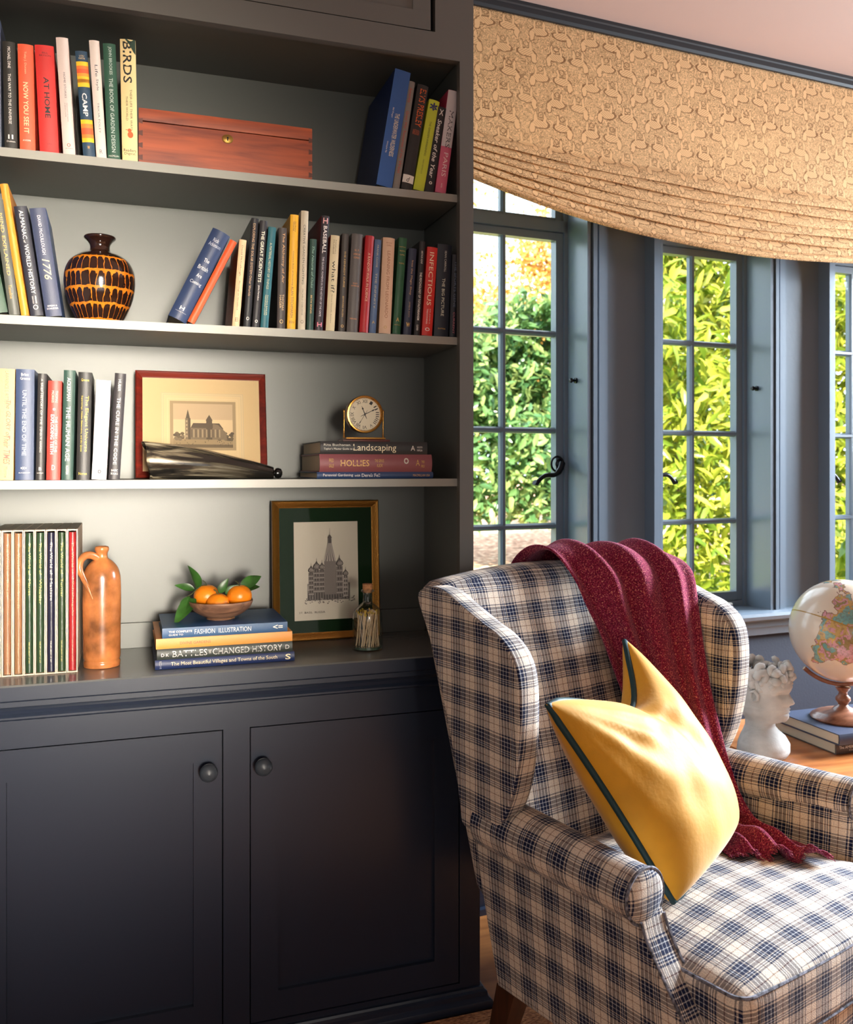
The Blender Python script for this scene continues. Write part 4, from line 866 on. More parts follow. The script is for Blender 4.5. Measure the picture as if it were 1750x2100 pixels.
# ---------------- horn
hn=thing('drinking_horn','polished black and grey cow horn lying in front of the mahogany framed print','horn',(0,0,0))
def hornm():
    m=bpy.data.materials.new('horn'); m.use_nodes=True; N=m.node_tree.nodes; L=m.node_tree.links; p=N['Principled BSDF']
    uv=N.new('ShaderNodeTexCoord'); mp=N.new('ShaderNodeMapping'); mp.inputs['Scale'].default_value=(14,2.2,1); L.new(uv.outputs['UV'],mp.inputs[0])
    n=N.new('ShaderNodeTexNoise'); n.inputs['Scale'].default_value=1.2; n.inputs['Detail'].default_value=5; n.inputs['Distortion'].default_value=.5; L.new(mp.outputs[0],n.inputs['Vector'])
    r=ramp(N,[(.36,lin((22,20,18))),(.50,lin((60,54,46))),(.58,lin((130,118,96))),(.68,lin((190,180,156)))],'LINEAR'); L.new(n.outputs['Fac'],r.inputs[0])
    sp=N.new('ShaderNodeSeparateXYZ'); L.new(uv.outputs['UV'],sp.inputs[0]); d=ramp(N,[(.0,(0,0,0)),(.5,(.75,)*3),(.9,(1,1,1))],'LINEAR'); L.new(sp.outputs[1],d.inputs[0])
    c=mixc(N,L,d.outputs[0],r.outputs[0],lin((24,22,20))); L.new(c,p.inputs['Base Color']); p.inputs['Roughness'].default_value=.13; p.inputs['Coat Weight'].default_value=.5
    b=N.new('ShaderNodeBump'); b.inputs['Strength'].default_value=.25; b.inputs['Distance'].default_value=.003; L.new(n.outputs['Fac'],b.inputs['Height']); L.new(b.outputs[0],p.inputs['Normal']); return m
hy=2.14
hc=[(303,941,37.5),(330,944,36),(370,947,33.5),(420,951,29),(470,956,23),(510,959,18),(540,962,13.5),(560,965,10)]
pts=[];rs=[]
for u,v,rr in hc:
    P=onY(u,v,hy); k=P.z; pts.append(Vector((P.x,hy,0))); rs.append(rr*(hy/dirp(u,v).y)/FPX)
for i,p in enumerate(pts): p.z=S3+rs[i]+.0008+(.0 if i<6 else .001*(i-5))
P,R=resample(pts,rs,30)
mb=MB()
n=28; L0=(P[-1]-P[0]).length
vs=[];fs=[];uvs=[]
for i,(p,r_) in enumerate(zip(P,R)):
    for k in range(n):
        q=2*pi*k/n; off=0.0
        if i==0: off=.004*math.sin(3*q+1)-.010*math.sin(q)
        vs.append((p.x+off,p.y+r_*.92*math.cos(q),p.z+r_*math.sin(q)))
for i in range(len(P)-1):
    for k in range(n):
        k2=(k+1)%n; fs.append((i*n+k,i*n+k2,(i+1)*n+k2,(i+1)*n+k)[::-1]); uvs.append([(k/n,i/30),((k+1)/n,i/30),((k+1)/n,(i+1)/30),(k/n,(i+1)/30)][::-1])
mb.add(vs,fs,uvs); HM=hornm(); oh=mb.build('horn_body',HM,hn,angle=80); sm=oh.modifiers.new('s','SOLIDIFY'); sm.thickness=.0025; sm.offset=-1
mb=MB(); ke=P[-1]; mb.lathe([(0,-.013),(.006,-.012),(.0075,-.006),(.0115,-.004),(.013,.002),(.0105,.009),(.005,.012),(0,.0125)],20,axis='x',c=(ke.x+.010,ke.y,S3+.0135)); mb.build('tip',mat('horn_tip',(16,16,16),.2),hn)
# ---------------- clock
cY=2.15; cc=onY(747,850,cY); cr_=38*(cY/dirp(747,850).y)/FPX; zc0=z_d+.0003
ck=thing('desk_clock','round brass desk clock on a wooden plinth on top of the stacked books','clock',(cc.x,cY,zc0))
ch=cc.z-zc0
mb=MB(); mb.rbox(.060,.026,.0035,.0015,4,c=(0,.0,.0035)); mb.build('plinth',MAHOG,ck)
mb=MB(); mb.rbox(.050,.020,.0025,.0012,4,c=(0,.0,.0095)); mb.build('base',BRASS,ck)
for s_ in (-1,1):
    mb=MB(); mb.lathe([(0,.011),(.0035,.011),(.0022,.015),(.0018,.030),(.0022,ch+.004),(.0032,ch+.008),(.0018,ch+.012),(0,ch+.013)],12,c=(s_*(cr_+.004),.004,0)); mb.build('post',BRASS,ck)
mb=MB(); mb.lathe([(0,.022),(cr_*.93,.022),(cr_,.016),(cr_,-.004),(cr_*1.02,-.008),(cr_*.99,-.012),(cr_*.92,-.0125),(cr_*.88,-.009),(cr_*.88,-.006),(0,-.006)],56,axis='y',c=(0,0,ch))
cs=mb.build('case',BRASS,ck,angle=30)
mb=MB(); mb.lathe([(cr_*.87,-.0066),(0,-.0066)],48,axis='y',c=(0,0,ch)); mb.f=[f for f in mb.f]; dl=mb.build('dial',mat('dial_cream',(216,206,180),.5),ck,smooth=False)
nm=MB()
for i,s in enumerate(['XII','I','II','III','IIII','V','VI','VII','VIII','IX','X','XI']):
    a=2*pi*i/12; R0=cr_*.70; hw=cr_*(.05+.028*len(s)); hh=cr_*.09
    text_into(nm,s,lambda p,q:((lambda lx,lz:(lx*math.cos(a)+lz*math.sin(a)+0,-.0072,ch-lx*math.sin(a)+lz*math.cos(a)))((p-.5)*2*hw,R0+(q-.5)*2*hh)))
for i in range(60):
    a=2*pi*i/60; k=len(nm.v); R1,R2=cr_*.82,cr_*.85; t=.0004 if i%5 else .0008
    nm.add([(R1*math.sin(a)-t*math.cos(a),-.0072,ch+R1*math.cos(a)+t*math.sin(a)),(R1*math.sin(a)+t*math.cos(a),-.0072,ch+R1*math.cos(a)-t*math.sin(a)),(R2*math.sin(a)+t*math.cos(a),-.0072,ch+R2*math.cos(a)-t*math.sin(a)),(R2*math.sin(a)-t*math.cos(a),-.0072,ch+R2*math.cos(a)+t*math.sin(a))],[(0,1,2,3)])
nm.build('numerals',mat('clock_ink',(26,24,24),.5),dl,smooth=False)
def hand(a,l,wd,y):
    mb=MB(); dx,dz=math.sin(a),math.cos(a); px_,pz=math.cos(a),-math.sin(a)
    pts=[(-.012,wd*.4),(0,wd),(l*.55,wd*.6),(l*.68,wd*1.9),(l*.8,wd*.6),(l,.0002)]
    vs=[(dx*t+px_*w_,y,ch+dz*t+pz*w_) for t,w_ in pts]+[(dx*t-px_*w_,y,ch+dz*t-pz*w_) for t,w_ in pts]; n=len(pts)
    mb.add(vs,[(i,i+1,n+i+1,n+i) for i in range(n-1)]); return mb.build('hand',mat('clock_ink',(26,24,24),.5),ck,smooth=False)
hand(math.radians(-22),cr_*.48,.0013,-.0080); hand(math.radians(64),cr_*.74,.0010,-.0085); hand(math.radians(212),cr_*.74,.0006,-.0090)
# ---------------- bowl with mandarins
bY=2.165; bw=onY(453,1245,bY); 
bR=65*(bY/dirp(453,1240).y)/FPX
bowl=MB(); bp=[(q,w_*.86) for q,w_ in [(0,.0),(bR*.40,0),(bR*.44,.002),(bR*.42,.005),(bR*.62,.012),(bR*.86,.026),(bR*.97,.040),(bR,.050),(bR*.975,.0515),(bR*.94,.048),(bR*.84,.030),(bR*.6,.015),(0,.011)]]
bowl.lathe(smooth_prof(bp),48); o=bowl.build('bowl',BOWLW,loc=(bw.x,bY,TOPB),angle=80); tag(o,'shallow brown turned bowl holding mandarins on top of the book stack','bowl')
ORM=mat('mandarin_peel',(226,128,22),.32,bump=.35,bscale=260)
GRN=mat('leaf_green',(44,84,30),.35,var=.4,vscale=40); STM=mat('stem_green',(60,66,36),.6)
def leaf_strip(mb,p0,dirv,nrm,L_,Wd,curl=.3,n=8,mi=0):
    d=Vector(dirv).normalized(); nn=Vector(nrm); nn=(nn-d*nn.dot(d)).normalized(); s=d.cross(nn)
    vs=[]
    for i in range(n+1):
        t=i/n; w_=Wd*math.sin(pi*min(1,t**.8*.97+.02))**.9; ben=-curl*L_*t*t
        c=Vector(p0)+d*L_*t+nn*ben
        vs+=[c-s*w_/2+nn*w_*.18,c,c+s*w_/2+nn*w_*.18]
    fs=[]
    for i in range(n):
        a=i*3; fs+=[(a,a+1,a+4,a+3),(a+1,a+2,a+5,a+4)]
    mb.add(vs,fs,None,mi)
def mandarin(u,v,Y,rpx,label,leaves,lift=None):
    P=onY(u,v,Y); r_=rpx*(Y/dirp(u,v).y)/FPX
    root=thing('mandarin',label,'fruit',(P.x,Y,P.z),group='mandarins in the bowl')
    mb=MB(); mb.lathe([(r_*math.sin(q)*(1-.03*math.exp(-((q)/.25)**2)),-r_*.90*math.cos(q)+(-.10*r_*math.exp(-((pi-q)/.22)**2))) for q in [pi*k/20 for k in range(21)]],32); mb.build('fruit',ORM,root,angle=80)
    for (dx,dy,dz,L_,Wd,n_,off) in leaves:
        mb=MB(); leaf_strip(mb,(off[0],off[1],off[2]),(dx,dy,dz),n_,L_,Wd); mb.build('leaf',GRN,root,angle=80)
    mb=MB(); mb.tube([(0,0,r_*.8),(-.004,-.004,r_*1.1),(-.010,-.004,r_*1.25)],.0015,6); mb.build('stem',STM,root)
    return root
m1=mandarin(424,1222,2.175,26,'mandarin at the back left of the bowl with a spray of leaves',[(-.15,-.05,1,.062,.032,(1,-.8,0),(-.020,-.004,.014)),(-.9,-.1,.35,.045,.018,(0,-1,.5),(-.028,0,.016)),(-.55,-.4,-.85,.055,.026,(-.4,-.7,.6),(-.040,-.012,.002)),(-.8,-.5,-.6,.075,.036,(-.3,-.8,.7),(-.026,-.014,-.004))])
mb=MB(); mb.tube([(0,0,.024),(-.012,-.006,.026),(-.024,-.008,.018),(-.034,-.010,.008),(-.046,-.012,.002)],.0013,6); mb.build('stem',STM,m1)
mandarin(447,1238,2.145,24,'pale orange mandarin lying low at the front centre of the bowl',[(.3,-.2,.55,.038,.020,(0,-1,.4),(.004,.010,.024)),(.7,-.3,.5,.034,.020,(0,-1,.2),(.018,.010,.022))])
mandarin(491,1222,2.155,25.5,'glossy mandarin at the right of the bowl with two leaves behind it',[(.85,.1,.42,.060,.028,(0,-1,.3),(.004,.02,.018)),(.75,.25,.25,.055,.024,(0,-.7,.7),(.006,.024,.008))])
# ---------------- bottle of matches
mY=2.13; mc=onY(754,1300,mY); mr=31*(mY/dirp(754,1290).y)/FPX
mt=thing('match_bottle','clear glass bottle of long matches with cork stopper in front of the gilt frame','bottle',(mc.x,mY,WT+.0005))
def clearglass():
    m=bpy.data.materials.new('bottle_glass'); m.use_nodes=True; N=m.node_tree.nodes; L=m.node_tree.links; N.remove(N['Principled BSDF'])
    t=N.new('ShaderNodeBsdfTransparent'); t.inputs[0].default_value=(.88,.93,.90,1); g=N.new('ShaderNodeBsdfGlossy'); g.inputs['Roughness'].default_value=.04
    lw=N.new('ShaderNodeLayerWeight'); lw.inputs[0].default_value=.35; r=ramp(N,[(0,(.05,)*3),(1,(.75,)*3)],'LINEAR'); L.new(lw.outputs['Facing'],r.inputs[0])
    m_=N.new('ShaderNodeMixShader'); L.new(r.outputs[0],m_.inputs[0]); L.new(t.outputs[0],m_.inputs[1]); L.new(g.outputs[0],m_.inputs[2]); L.new(m_.outputs[0],N['Material Output'].inputs[0]); return m
CG=clearglass()
mh=.150
mp_=[(0,.001),(mr*.9,.0),(mr,.004),(mr,.012),(mr*.99,.060),(mr*.97,.085),(mr*.86,.098),(mr*.6,.108),(mr*.34,.116),(mr*.30,.124),(mr*.30,.140),(mr*.42,.143),(mr*.42,.147),(mr*.30,.149)]
mb=MB(); mb.lathe(smooth_prof(mp_),40); mb.build('glass',CG,mt,angle=80)
mb=MB(); mb.lathe([(0,.010),(mr*.9,.010),(mr*.9,.004),(0,.004)],32); mb.build('glass_foot',mat('foot_glass',(70,86,72),.1,coat=.5),mt)
mb=MB(); mb.lathe([(0,.140),(mr*.27,.140),(mr*.33,.150),(mr*.34,.162),(0,.163)],20); mb.build('cork',mat('cork',(168,118,78),.8,var=.3,vscale=200),mt,angle=30)
MW=mat('match_wood',(222,190,158),.7); MHD=mat('match_head',(196,160,44),.6)
st=MB(); hd=MB(); random.seed(2)
for k in range(46):
    a=random.uniform(0,2*pi); r_=mr*.80*math.sqrt(random.uniform(.2,1)); a2=a+random.uniform(.35,.75); r2=mr*.74*math.sqrt(random.uniform(.3,1))
    p0=Vector((r_*math.cos(a),r_*math.sin(a),.011)); p1=Vector((r2*math.cos(a2),r2*math.sin(a2),.088+random.uniform(-.004,.006)))
    st.tube([p0,p1],.0011,5); d_=(p1-p0).normalized(); hd.tube([p1-d_*.0005,p1+d_*.0015,p1+d_*.005,p1+d_*.006],[.0010,.0018,.0017,.0006],6)
tag(st.build('matchsticks',MW,mt),kind='stuff'); tag(hd.build('match_heads',MHD,mt),kind='stuff')

# ------------------------------------------------------------------ wing chair
PH=math.radians(18); CC=(1.071,1.713,0)
ch_=thing('wing_chair','navy and cream plaid wing armchair in front of the bay window','armchair',CC,PH)
def smooth_poly(P,n=4):
    m=len(P); out=[]
    for i in range(m):
        a,b,c,d=[np.array(P[(i+k)%m],float) for k in (-1,0,1,2)]
        for k in range(n):
            t=k/n; out.append(tuple(.5*((2*b)+(c-a)*t+(2*a-5*b+4*c-d)*t*t+(3*b-a-3*c+d)*t**3)))
    return out
def back_y(z): return .11+(z-.45)*.27   # inner back surface
# back rest
def backfn(p):
    x,y,z=p; k=(z-.40)/.70
    top=.038*math.cos(min(1,abs(x)/.36)*pi/2)-.006 if k>0 else 0
    wz=max(0,min(1,k))
    z2=z+top*wz**2
    y2=y+(z-.45)*.27
    # gentle crown of the padding
    if y<.14: y2-= .018*math.cos(min(1,abs(x)/.34)*pi/2)*math.sin(max(0,min(1,k))*pi)
    xw=x*(.95+.10*wz)
    return (xw,y2,z2)
mb=MB(); mb.rbox(.325,.045,.335,.035,22,fn=backfn,c=(0,.165,.725)); mb.build('backrest',PLAID,ch_,boxuv=True,weld=.0004,angle=70)
wing=[(.315,1.035),(.275,1.062),(.215,1.060),(.150,1.035),(.085,1.010),(.030,.990),(-.012,.955),(-.030,.900),(-.028,.80),(-.012,.71),(.008,.655),(.035,.612),(.075,.585),(.15,.575),(.165,.62),(.185,.72),(.225,.84),(.270,.95)]
for s_ in (-1,1):
    def wf(p,s_=s_):
        x,y,z=p; fl=.012*max(0,(z-.6)/.45)*(1-max(0,y)/.3); return (x+s_*fl,y,z)
    mb=MB(); mb.slab(smooth_poly(wing,4),min(s_*.372,s_*.305),max(s_*.372,s_*.305),r=.007 if s_<0 else .028,r1=.028 if s_<0 else .007,seg=6,fn=wf)
    mb.build('wing',PLAID,ch_,boxuv=True,angle=70)
    out=smooth_poly(wing,4); xx=s_*.369
    mb=MB(); P_=[]
    for y,z in out:
        P_.append(wf((xx,y,z)))
    # piping follows the outer rim
    P3=[]
    m=len(out); AS=1 if sum(out[i][0]*out[(i+1)%m][1]-out[(i+1)%m][0]*out[i][1] for i in range(m))>0 else -1
    for i,(y,z) in enumerate(out):
        a=np.array(out[i-1]); b=np.array(out[(i+1)%m]); t=(b-a)/np.linalg.norm(b-a); nrm=np.array((-t[1],t[0])); 
        q=np.array((y,z))+nrm*AS*(.004)
        P3.append(wf((s_*.3672,q[0],q[1])))
    mb.tube(P3,.0028,6,closed=True); mb.build('piping',PIPE,ch_)
# arms: roll + side panel
def frontface(z): # front edge y of the side panel by height
    pts=[(.24,-.455),(.30,-.432),(.36,-.405),(.41,-.370),(.484,-.320),(.52,-.300),(.56,-.288),(.60,-.285)]
    for (z0,y0),(z1,y1) in zip(pts,pts[1:]):
        if z<=z1: return y0+(y1-y0)*(z-z0)/(z1-z0)
    return -.285
for s_ in (-1,1):
    # side panel
    ol=[(.165,.60),(.150,.50),(.130,.36),(.108,.24),(-.1,.24),(-.3,.24),(-.455,.24)]+[(frontface(z),z) for z in (.27,.30,.33,.36,.39,.42,.45,.484,.52,.56)]+[(-.285,.60),(-.2,.61),(0,.61)]
    def sf(p,s_=s_):
        x,y,z=p; return (x-s_*.030*max(0,(.58-z)/.34)+(.085*max(0,-y+.05)/.33 if s_>0 else 0),y,z)
    mb=MB(); mb.slab(ol,min(s_*.345,s_*.278),max(s_*.345,s_*.278),r=.010,seg=4,fn=sf); mb.build('side_panel',PLAID,ch_,boxuv=True,angle=45)
    # roll
    N1=36; 
    def roll(u,v,s_=s_):
        a=2*pi*v; y=.12-.405*u; 
        rr=.0515+.004*math.cos(u*pi); rise=.006*(1-u)
        if u>.985: rr*=.90
        cx=s_*.322+(.085*max(0,-y+.05)/.33 if s_>0 else 0); return (cx+rr*math.cos(a)*1.02,y,.583+rise+rr*math.sin(a)*1.0)
    mb=MB(); mb.grid(lambda u,v:roll(v,u),N1,40,uvfn=lambda u,v:(v*.405,u*2*pi*.053),closeu=True,flip=True)
    # front cap slightly domed
    cap=[(0,-.012),(.02,-.0115),(.035,-.0095),(.044,-.005),(.0475,0)]
    m_=MB(); m_.lathe(cap,36,axis='y'); m_.v=[(x*1.0+s_*.322+(.086 if s_>0 else 0),y-.285,z+.583) for x,y,z in m_.v]
    mb.add(m_.v,[f for f in m_.f],[[(m_.v[i][0],m_.v[i][2]) for i in f] for f in m_.f]); mb.build('arm_roll',PLAID,ch_,angle=60)
    mb=MB(); mb.tube([(s_*.322+(.086 if s_>0 else 0)+.0485*math.cos(q)*1.0,-.287,.583+.0485*math.sin(q)) for q in [2*pi*k/36 for k in range(36)]],.0030,6,closed=True)
    mb.build('piping',PIPE,ch_)
    mb=MB()
    for xo in (.343,.282):
        mb.tube([sf((s_*xo,frontface(z)-.001,z)) for z in [.245+.01*k for k in range(31)]],.0028,6)
    mb.build('piping',PIPE,ch_)
# base with seat rail
mb=MB(); mb.rbox(.262,.27,.055,.012,10,c=(0,-.16,.297),fn=lambda p:(p[0]*(1+.26*max(0,-p[1]+.05)/.4 if p[0]>0 else 1),p[1]-(.012 if p[1]<-.3 else 0)*math.cos(p[0]/.26*pi/2),p[2])); mb.build('seat_base',PLAID,ch_,boxuv=True,weld=.0004,angle=60)
def cushfn(p):
    x,y,z=p; xx=x/.285; yy=(y+.17)/.31
    c=max(0,(1-min(1,abs(xx))**2.2))*max(0,1-min(1,abs(yy))**2.4)
    if z>.45: z+=.040*c
    if y<-.3: 
        y-=.016*math.cos(min(1,abs(xx))*pi/2); x*=1.05
    if x>0: x*=1+.28*max(0,-y+.05)/.4
    return (x,y,z)
mb=MB(); mb.rbox(.272,.300,.058,.022,20,fn=cushfn,c=(0,-.155,.412)); mb.build('seat_cushion',PLAID,ch_,boxuv=True,weld=.0004,angle=70)
for zc in (.4635,.361):
    mb=MB(); pp=[]
    hx,hy,rc=.268,.296,.026
    for (cx,cy,a0) in ((hx-rc,hy-rc,0),(-hx+rc,hy-rc,pi/2),(-hx+rc,-hy+rc,pi),(hx-rc,-hy+rc,1.5*pi)):
        for k in range(6):
            a=a0+pi/2*k/5; pp.append((cx+rc*math.cos(a),cy+rc*math.sin(a)))
    full=[]
    for i in range(len(pp)):
        a=np.array(pp[i]); b=np.array(pp[(i+1)%len(pp)]); nn_=max(1,int(np.linalg.norm(b-a)/.03))
        for k in range(nn_): full.append(a+(b-a)*k/nn_)
    mb.tube([cushfn((x,y-.155,zc if zc<.45 else .4499)) if zc<.45 else (lambda q:(q[0],q[1],zc+.0))(cushfn((x,y-.155,.44))) for x,y in full],.0034,6,closed=True); mb.build('piping',PIPE,ch_)
# legs
for (x,y,dy,dx) in ((-.285,.085,.07,-.01),(.285,.085,.07,.01),(-.285,-.41,-.02,-.005),(.285,-.41,-.02,.005)):
    mb=MB(); a=.027; b=.016
    mb.add([(x+i*a,y+j*a,.245) for i,j in ((-1,-1),(1,-1),(1,1),(-1,1))]+[(x+dx+i*b,y+dy+j*b,.0090) for i,j in ((-1,-1),(1,-1),(1,1),(-1,1))],[(0,1,2,3),(7,6,5,4)]+[(i,i+4,(i+1)%4+4,(i+1)%4) for i in range(4)])
    mb.build('leg',LEGW,ch_,smooth=False)
# ------------------------------------------------------------------ throw blanket
def throwmat():
    m=bpy.data.materials.new('throw_wool'); m.use_nodes=True; N=m.node_tree.nodes; L=m.node_tree.links; p=N['Principled BSDF']
    tc=N.new('ShaderNodeTexCoord'); n=N.new('ShaderNodeTexNoise'); n.inputs['Scale'].default_value=320; n.inputs['Detail'].default_value=2; L.new(tc.outputs['Object'],n.inputs['Vector'])
    r=ramp(N,[(.30,lin((76,12,34))),(.50,lin((130,30,58))),(.60,lin((156,56,88))),(.665,lin((206,120,96))),(.72,lin((214,160,140)))],'LINEAR'); L.new(n.outputs['Fac'],r.inputs[0])
    L.new(r.outputs[0],p.inputs['Base Color']); p.inputs['Roughness'].default_value=.95; p.inputs['Sheen Weight'].default_value=.35; p.inputs['Sheen Tint'].default_value=(.8,.45,.6,1); p.inputs['Specular IOR Level'].default_value=.05
    b=N.new('ShaderNodeBump'); b.inputs['Strength'].default_value=.9; b.inputs['Distance'].default_value=.004; L.new(n.outputs['Fac'],b.inputs['Height']); L.new(b.outputs[0],p.inputs['Normal']); return m
TH=throwmat()
# rows: (left xyz, right xyz) in chair space, from behind the back, over the crest, down to the seat
rows=[((-.03,.385,.70),(.30,.36,.72)),((-.03,.39,.93),(.33,.365,.92)),((-.035,.375,1.055),(.345,.335,1.045)),((-.03,.325,1.112),(.350,.26,1.096)),((-.01,.262,1.110),(.350,.18,1.092)),((.025,.220,1.050),(.342,.115,1.060)),
      ((.065,.215,.985),(.315,.075,.985)),((.095,.205,.93),(.300,.045,.88)),((.125,.185,.84),(.292,.02,.79)),((.150,.170,.77),(.288,-.01,.70)),((.175,.150,.68),(.280,-.045,.62)),((.190,.125,.60),(.272,-.085,.555)),((.17,.06,.53),(.265,-.135,.515)),((.125,-.03,.503),(.262,-.19,.503)),((.09,-.12,.502),(.260,-.25,.500)),((.075,-.18,.500),(.245,-.305,.492))]
def crv(a,t):
    m=len(a)-1; t=t*m; i=min(m-1,int(t)); q=t-i; g=lambda j:np.array(a[max(0,min(m,j))],float)
    A,B,C_,D=g(i-1),g(i),g(i+1),g(i+2); return .5*((2*B)+(C_-A)*q+(2*A-5*B+4*C_-D)*q*q+(3*B-A-3*C_+D)*q**3)
Lr=[r_[0] for r_ in rows]; Rr=[r_[1] for r_ in rows]
def throwf(u,v):
    a=crv(Lr,v); b=crv(Rr,v); p=a+(b-a)*u
    e=1e-3; t=(crv(Lr,min(1,v+e))*(1-u)+crv(Rr,min(1,v+e))*u)-(crv(Lr,max(0,v-e))*(1-u)+crv(Rr,max(0,v-e))*u)
    n=np.cross(b-a,t); n/= (np.linalg.norm(n)+1e-9)
    n=-n if (n@np.array((0,-.6,.6)) if v>.2 else n@np.array((0,1,.2)))<0 else n
    conv=.5+.5*math.tanh((v-.3)*4)
    w=u+.05*math.sin(v*7)*(1-u)
    fold=(.5+.5*math.sin(w*2*pi*3.6+1.0+1.5*v))**1.5*.026+(.5+.5*math.sin(w*2*pi*6.3+3*v))*.009+.004*math.sin(v*31+u*9)
    env=math.sin(pi*min(1,max(0,u)))**.35 if 0<u<1 else 0
    if v>.80:
        k=(v-.80)/.20; fold+= k*.016*(.5+.5*math.sin(v*60+u*5))+k*.008*math.sin(u*14+v*20)
    h=.004+fold*(.35+.65*env)
    return tuple(p+n*h)
mb=MB(); mb.grid(throwf,90,200)
th_=mb.build('throw_blanket',TH,angle=180); th_.location=CC; th_.rotation_euler=(0,0,PH)
tag(th_,'burgundy flecked wool throw draped over the chair back down to the seat','blanket')
sm=th_.modifiers.new('s','SOLIDIFY'); sm.thickness=.004; sm.offset=1
# short fringe along the end and fuzz
mb=MB(); random.seed(4)
for k in range(150):
    u=k/149; p=Vector(throwf(u,.999)); q=p+Vector((random.uniform(-.004,.004)-.002,-.010-random.uniform(0,.006),random.uniform(-.003,.002))); q.z=max(q.z,.492)
    mb.tube([p,(p+q)/2+Vector((0,0,.001)),q],[.0012,.001,.0005],4,cap=False)
fr=mb.build('fringe',TH,th_)
# ------------------------------------------------------------------ cushion with teal piping
A_=np.array((-.388,-.112,.888)); B_=np.array((.062,.092,.925)); BLc=np.array((-.190,-.245,.515)); BRc=np.array((.125,-.160,.560))
nrm=np.cross(B_-A_,BLc-A_); nrm/=np.linalg.norm(nrm)
if nrm@np.array((0,-1,0))<0: nrm=-nrm
def pil_base(a,b):  # a -1..1 left-right, b -1 bottom..1 top
    s=(a+1)/2; t=(b+1)/2
    p=(A_*(1-s)+B_*s)*t+(BLc*(1-s)+BRc*s)*(1-t)
    c1=(a+1)/1.12 if a<.12 else max(0,1-(a-.12)/.88)
    chop=(c1**1.4 if a<.12 else c1**.9*(3-2*c1)*c1**.3)*max(0,t)**3.0*.115
    up=(A_+B_-BLc-BRc)/2; up/=np.linalg.norm(up)
    p=p-up*chop
    # edges pull in slightly between the corners
    rt=(B_-A_); rt/=np.linalg.norm(rt)
    p=p-rt*a*.012*(1-b*b)*(1 if a<0 else -2.6)
    return p
def pil(a,b,sd):
    e=((1-a*a)*(1-b*b)); e=max(0,e)
    t=(b+1)/2; th=.108*e**.40*(1-.25*t)
    vx=.12+.45*(1-t)
    valley=.050*math.exp(-((a-vx)/.16)**2)*t**1.6*(e**.3)
    rA=math.hypot(a+1,b-1); an=math.atan2(1-b,a+1); wr=.004*math.sin(a*9+b*4)*math.sin(b*7-a*3)*e+.0045*math.sin(an*17)*math.exp(-((rA-.7)/.4)**2)*e**.4+.003*math.sin((a-b)*14)*e*max(0,t-.2)
    p=pil_base(a,b)
    return tuple(p+nrm*sd*(th-(valley if sd>0 else valley*.5)+wr))
PM=mat('mustard_velvet',(222,158,30),.62,sheen=.3,bump=.25,bscale=90,var=.08,vscale=12,spec=.3)
pl=thing('throw_pillow','mustard yellow cushion with teal piping propped in the left corner of the chair','cushion',CC,PH)
mb=MB(); ease=lambda q:math.sin((q*2-1)*pi/2)
mb.grid(lambda u,v:pil(ease(u),ease(v),1),60,60); mb.grid(lambda u,v:pil(ease(u),ease(v),-1),60,60,flip=True)
mb.build('cover',PM,pl,weld=.0003,angle=100)
per=[(-1+2*k/24,1) for k in range(24)]+[(1,1-2*k/24) for k in range(24)]+[(1-2*k/24,-1) for k in range(24)]+[(-1,-1+2*k/24) for k in range(24)]
per2=[]
for a,b in per:
    r_=.9; 
    per2.append(tuple(pil_base(a*(1-.015*(abs(b)>.9)),b*(1-.015*(abs(a)>.9)))+nrm*.0))
mb=MB(); mb.tube(per2,.0068,10,closed=True); mb.build('piping',mat('teal_piping',(8,54,60),.6,sheen=0,bump=.3,bscale=500),pl,angle=80)

# ------------------------------------------------------------------ side table, books, globe, bust
tb=thing('side_table','brown wooden side table behind the right arm of the chair','table',(1.93,1.99,0))
TZ=.565
mb=MB(); mb.rbox(.36,.26,.011,.006,8,c=(0,0,TZ-.011)); mb.build('tabletop',TABLEW,tb)
mb=MB(); 
for s_ in (-1,1): mb.box(-.31,.31,s_*.21-.01,s_*.21+.01,TZ-.09,TZ-.0225); mb.box(s_*.31-.01,s_*.31+.01,-.21,.21,TZ-.09,TZ-.0225)
mb.build('apron',TABLEW,tb,smooth=False)
for sx in (-1,1):
    for sy in (-1,1):
        mb=MB(); x,y=sx*.31,sy*.21; mb.add([(x+i*.02,y+j*.02,TZ-.0225) for i,j in ((-1,-1),(1,-1),(1,1),(-1,1))]+[(x+i*.012,y+j*.012,.0090) for i,j in ((-1,-1),(1,-1),(1,1),(-1,1))],[(0,1,2,3),(7,6,5,4)]+[(i,i+4,(i+1)%4+4,(i+1)%4) for i in range(4)]); mb.build('leg',TABLEW,tb,smooth=False)
GT='books under the globe'
flat_book(1.780,2.075,1.885,TZ,TZ+.029,(84,74,70),'grey brown book lying on the side table under the blue book',[('The AMERICAN HOUSE',.03,.40,.5,.75,WH),('Contemporary',.14,.34,.2,.40,WH)],d=.25,group=GT)
flat_book(1.775,2.06,1.868,TZ+.0295,TZ+.058,(52,62,86),'dark blue book on the side table directly under the globe base',[('FRANCE',.22,.40,.4,.7,GD)],d=.23,group=GT)
gx,gy=1.900,1.985; gz0=TZ+.0585
gl=thing('globe','antique style world globe on turned wooden stand on top of the stacked books','globe',(gx,gy,gz0))
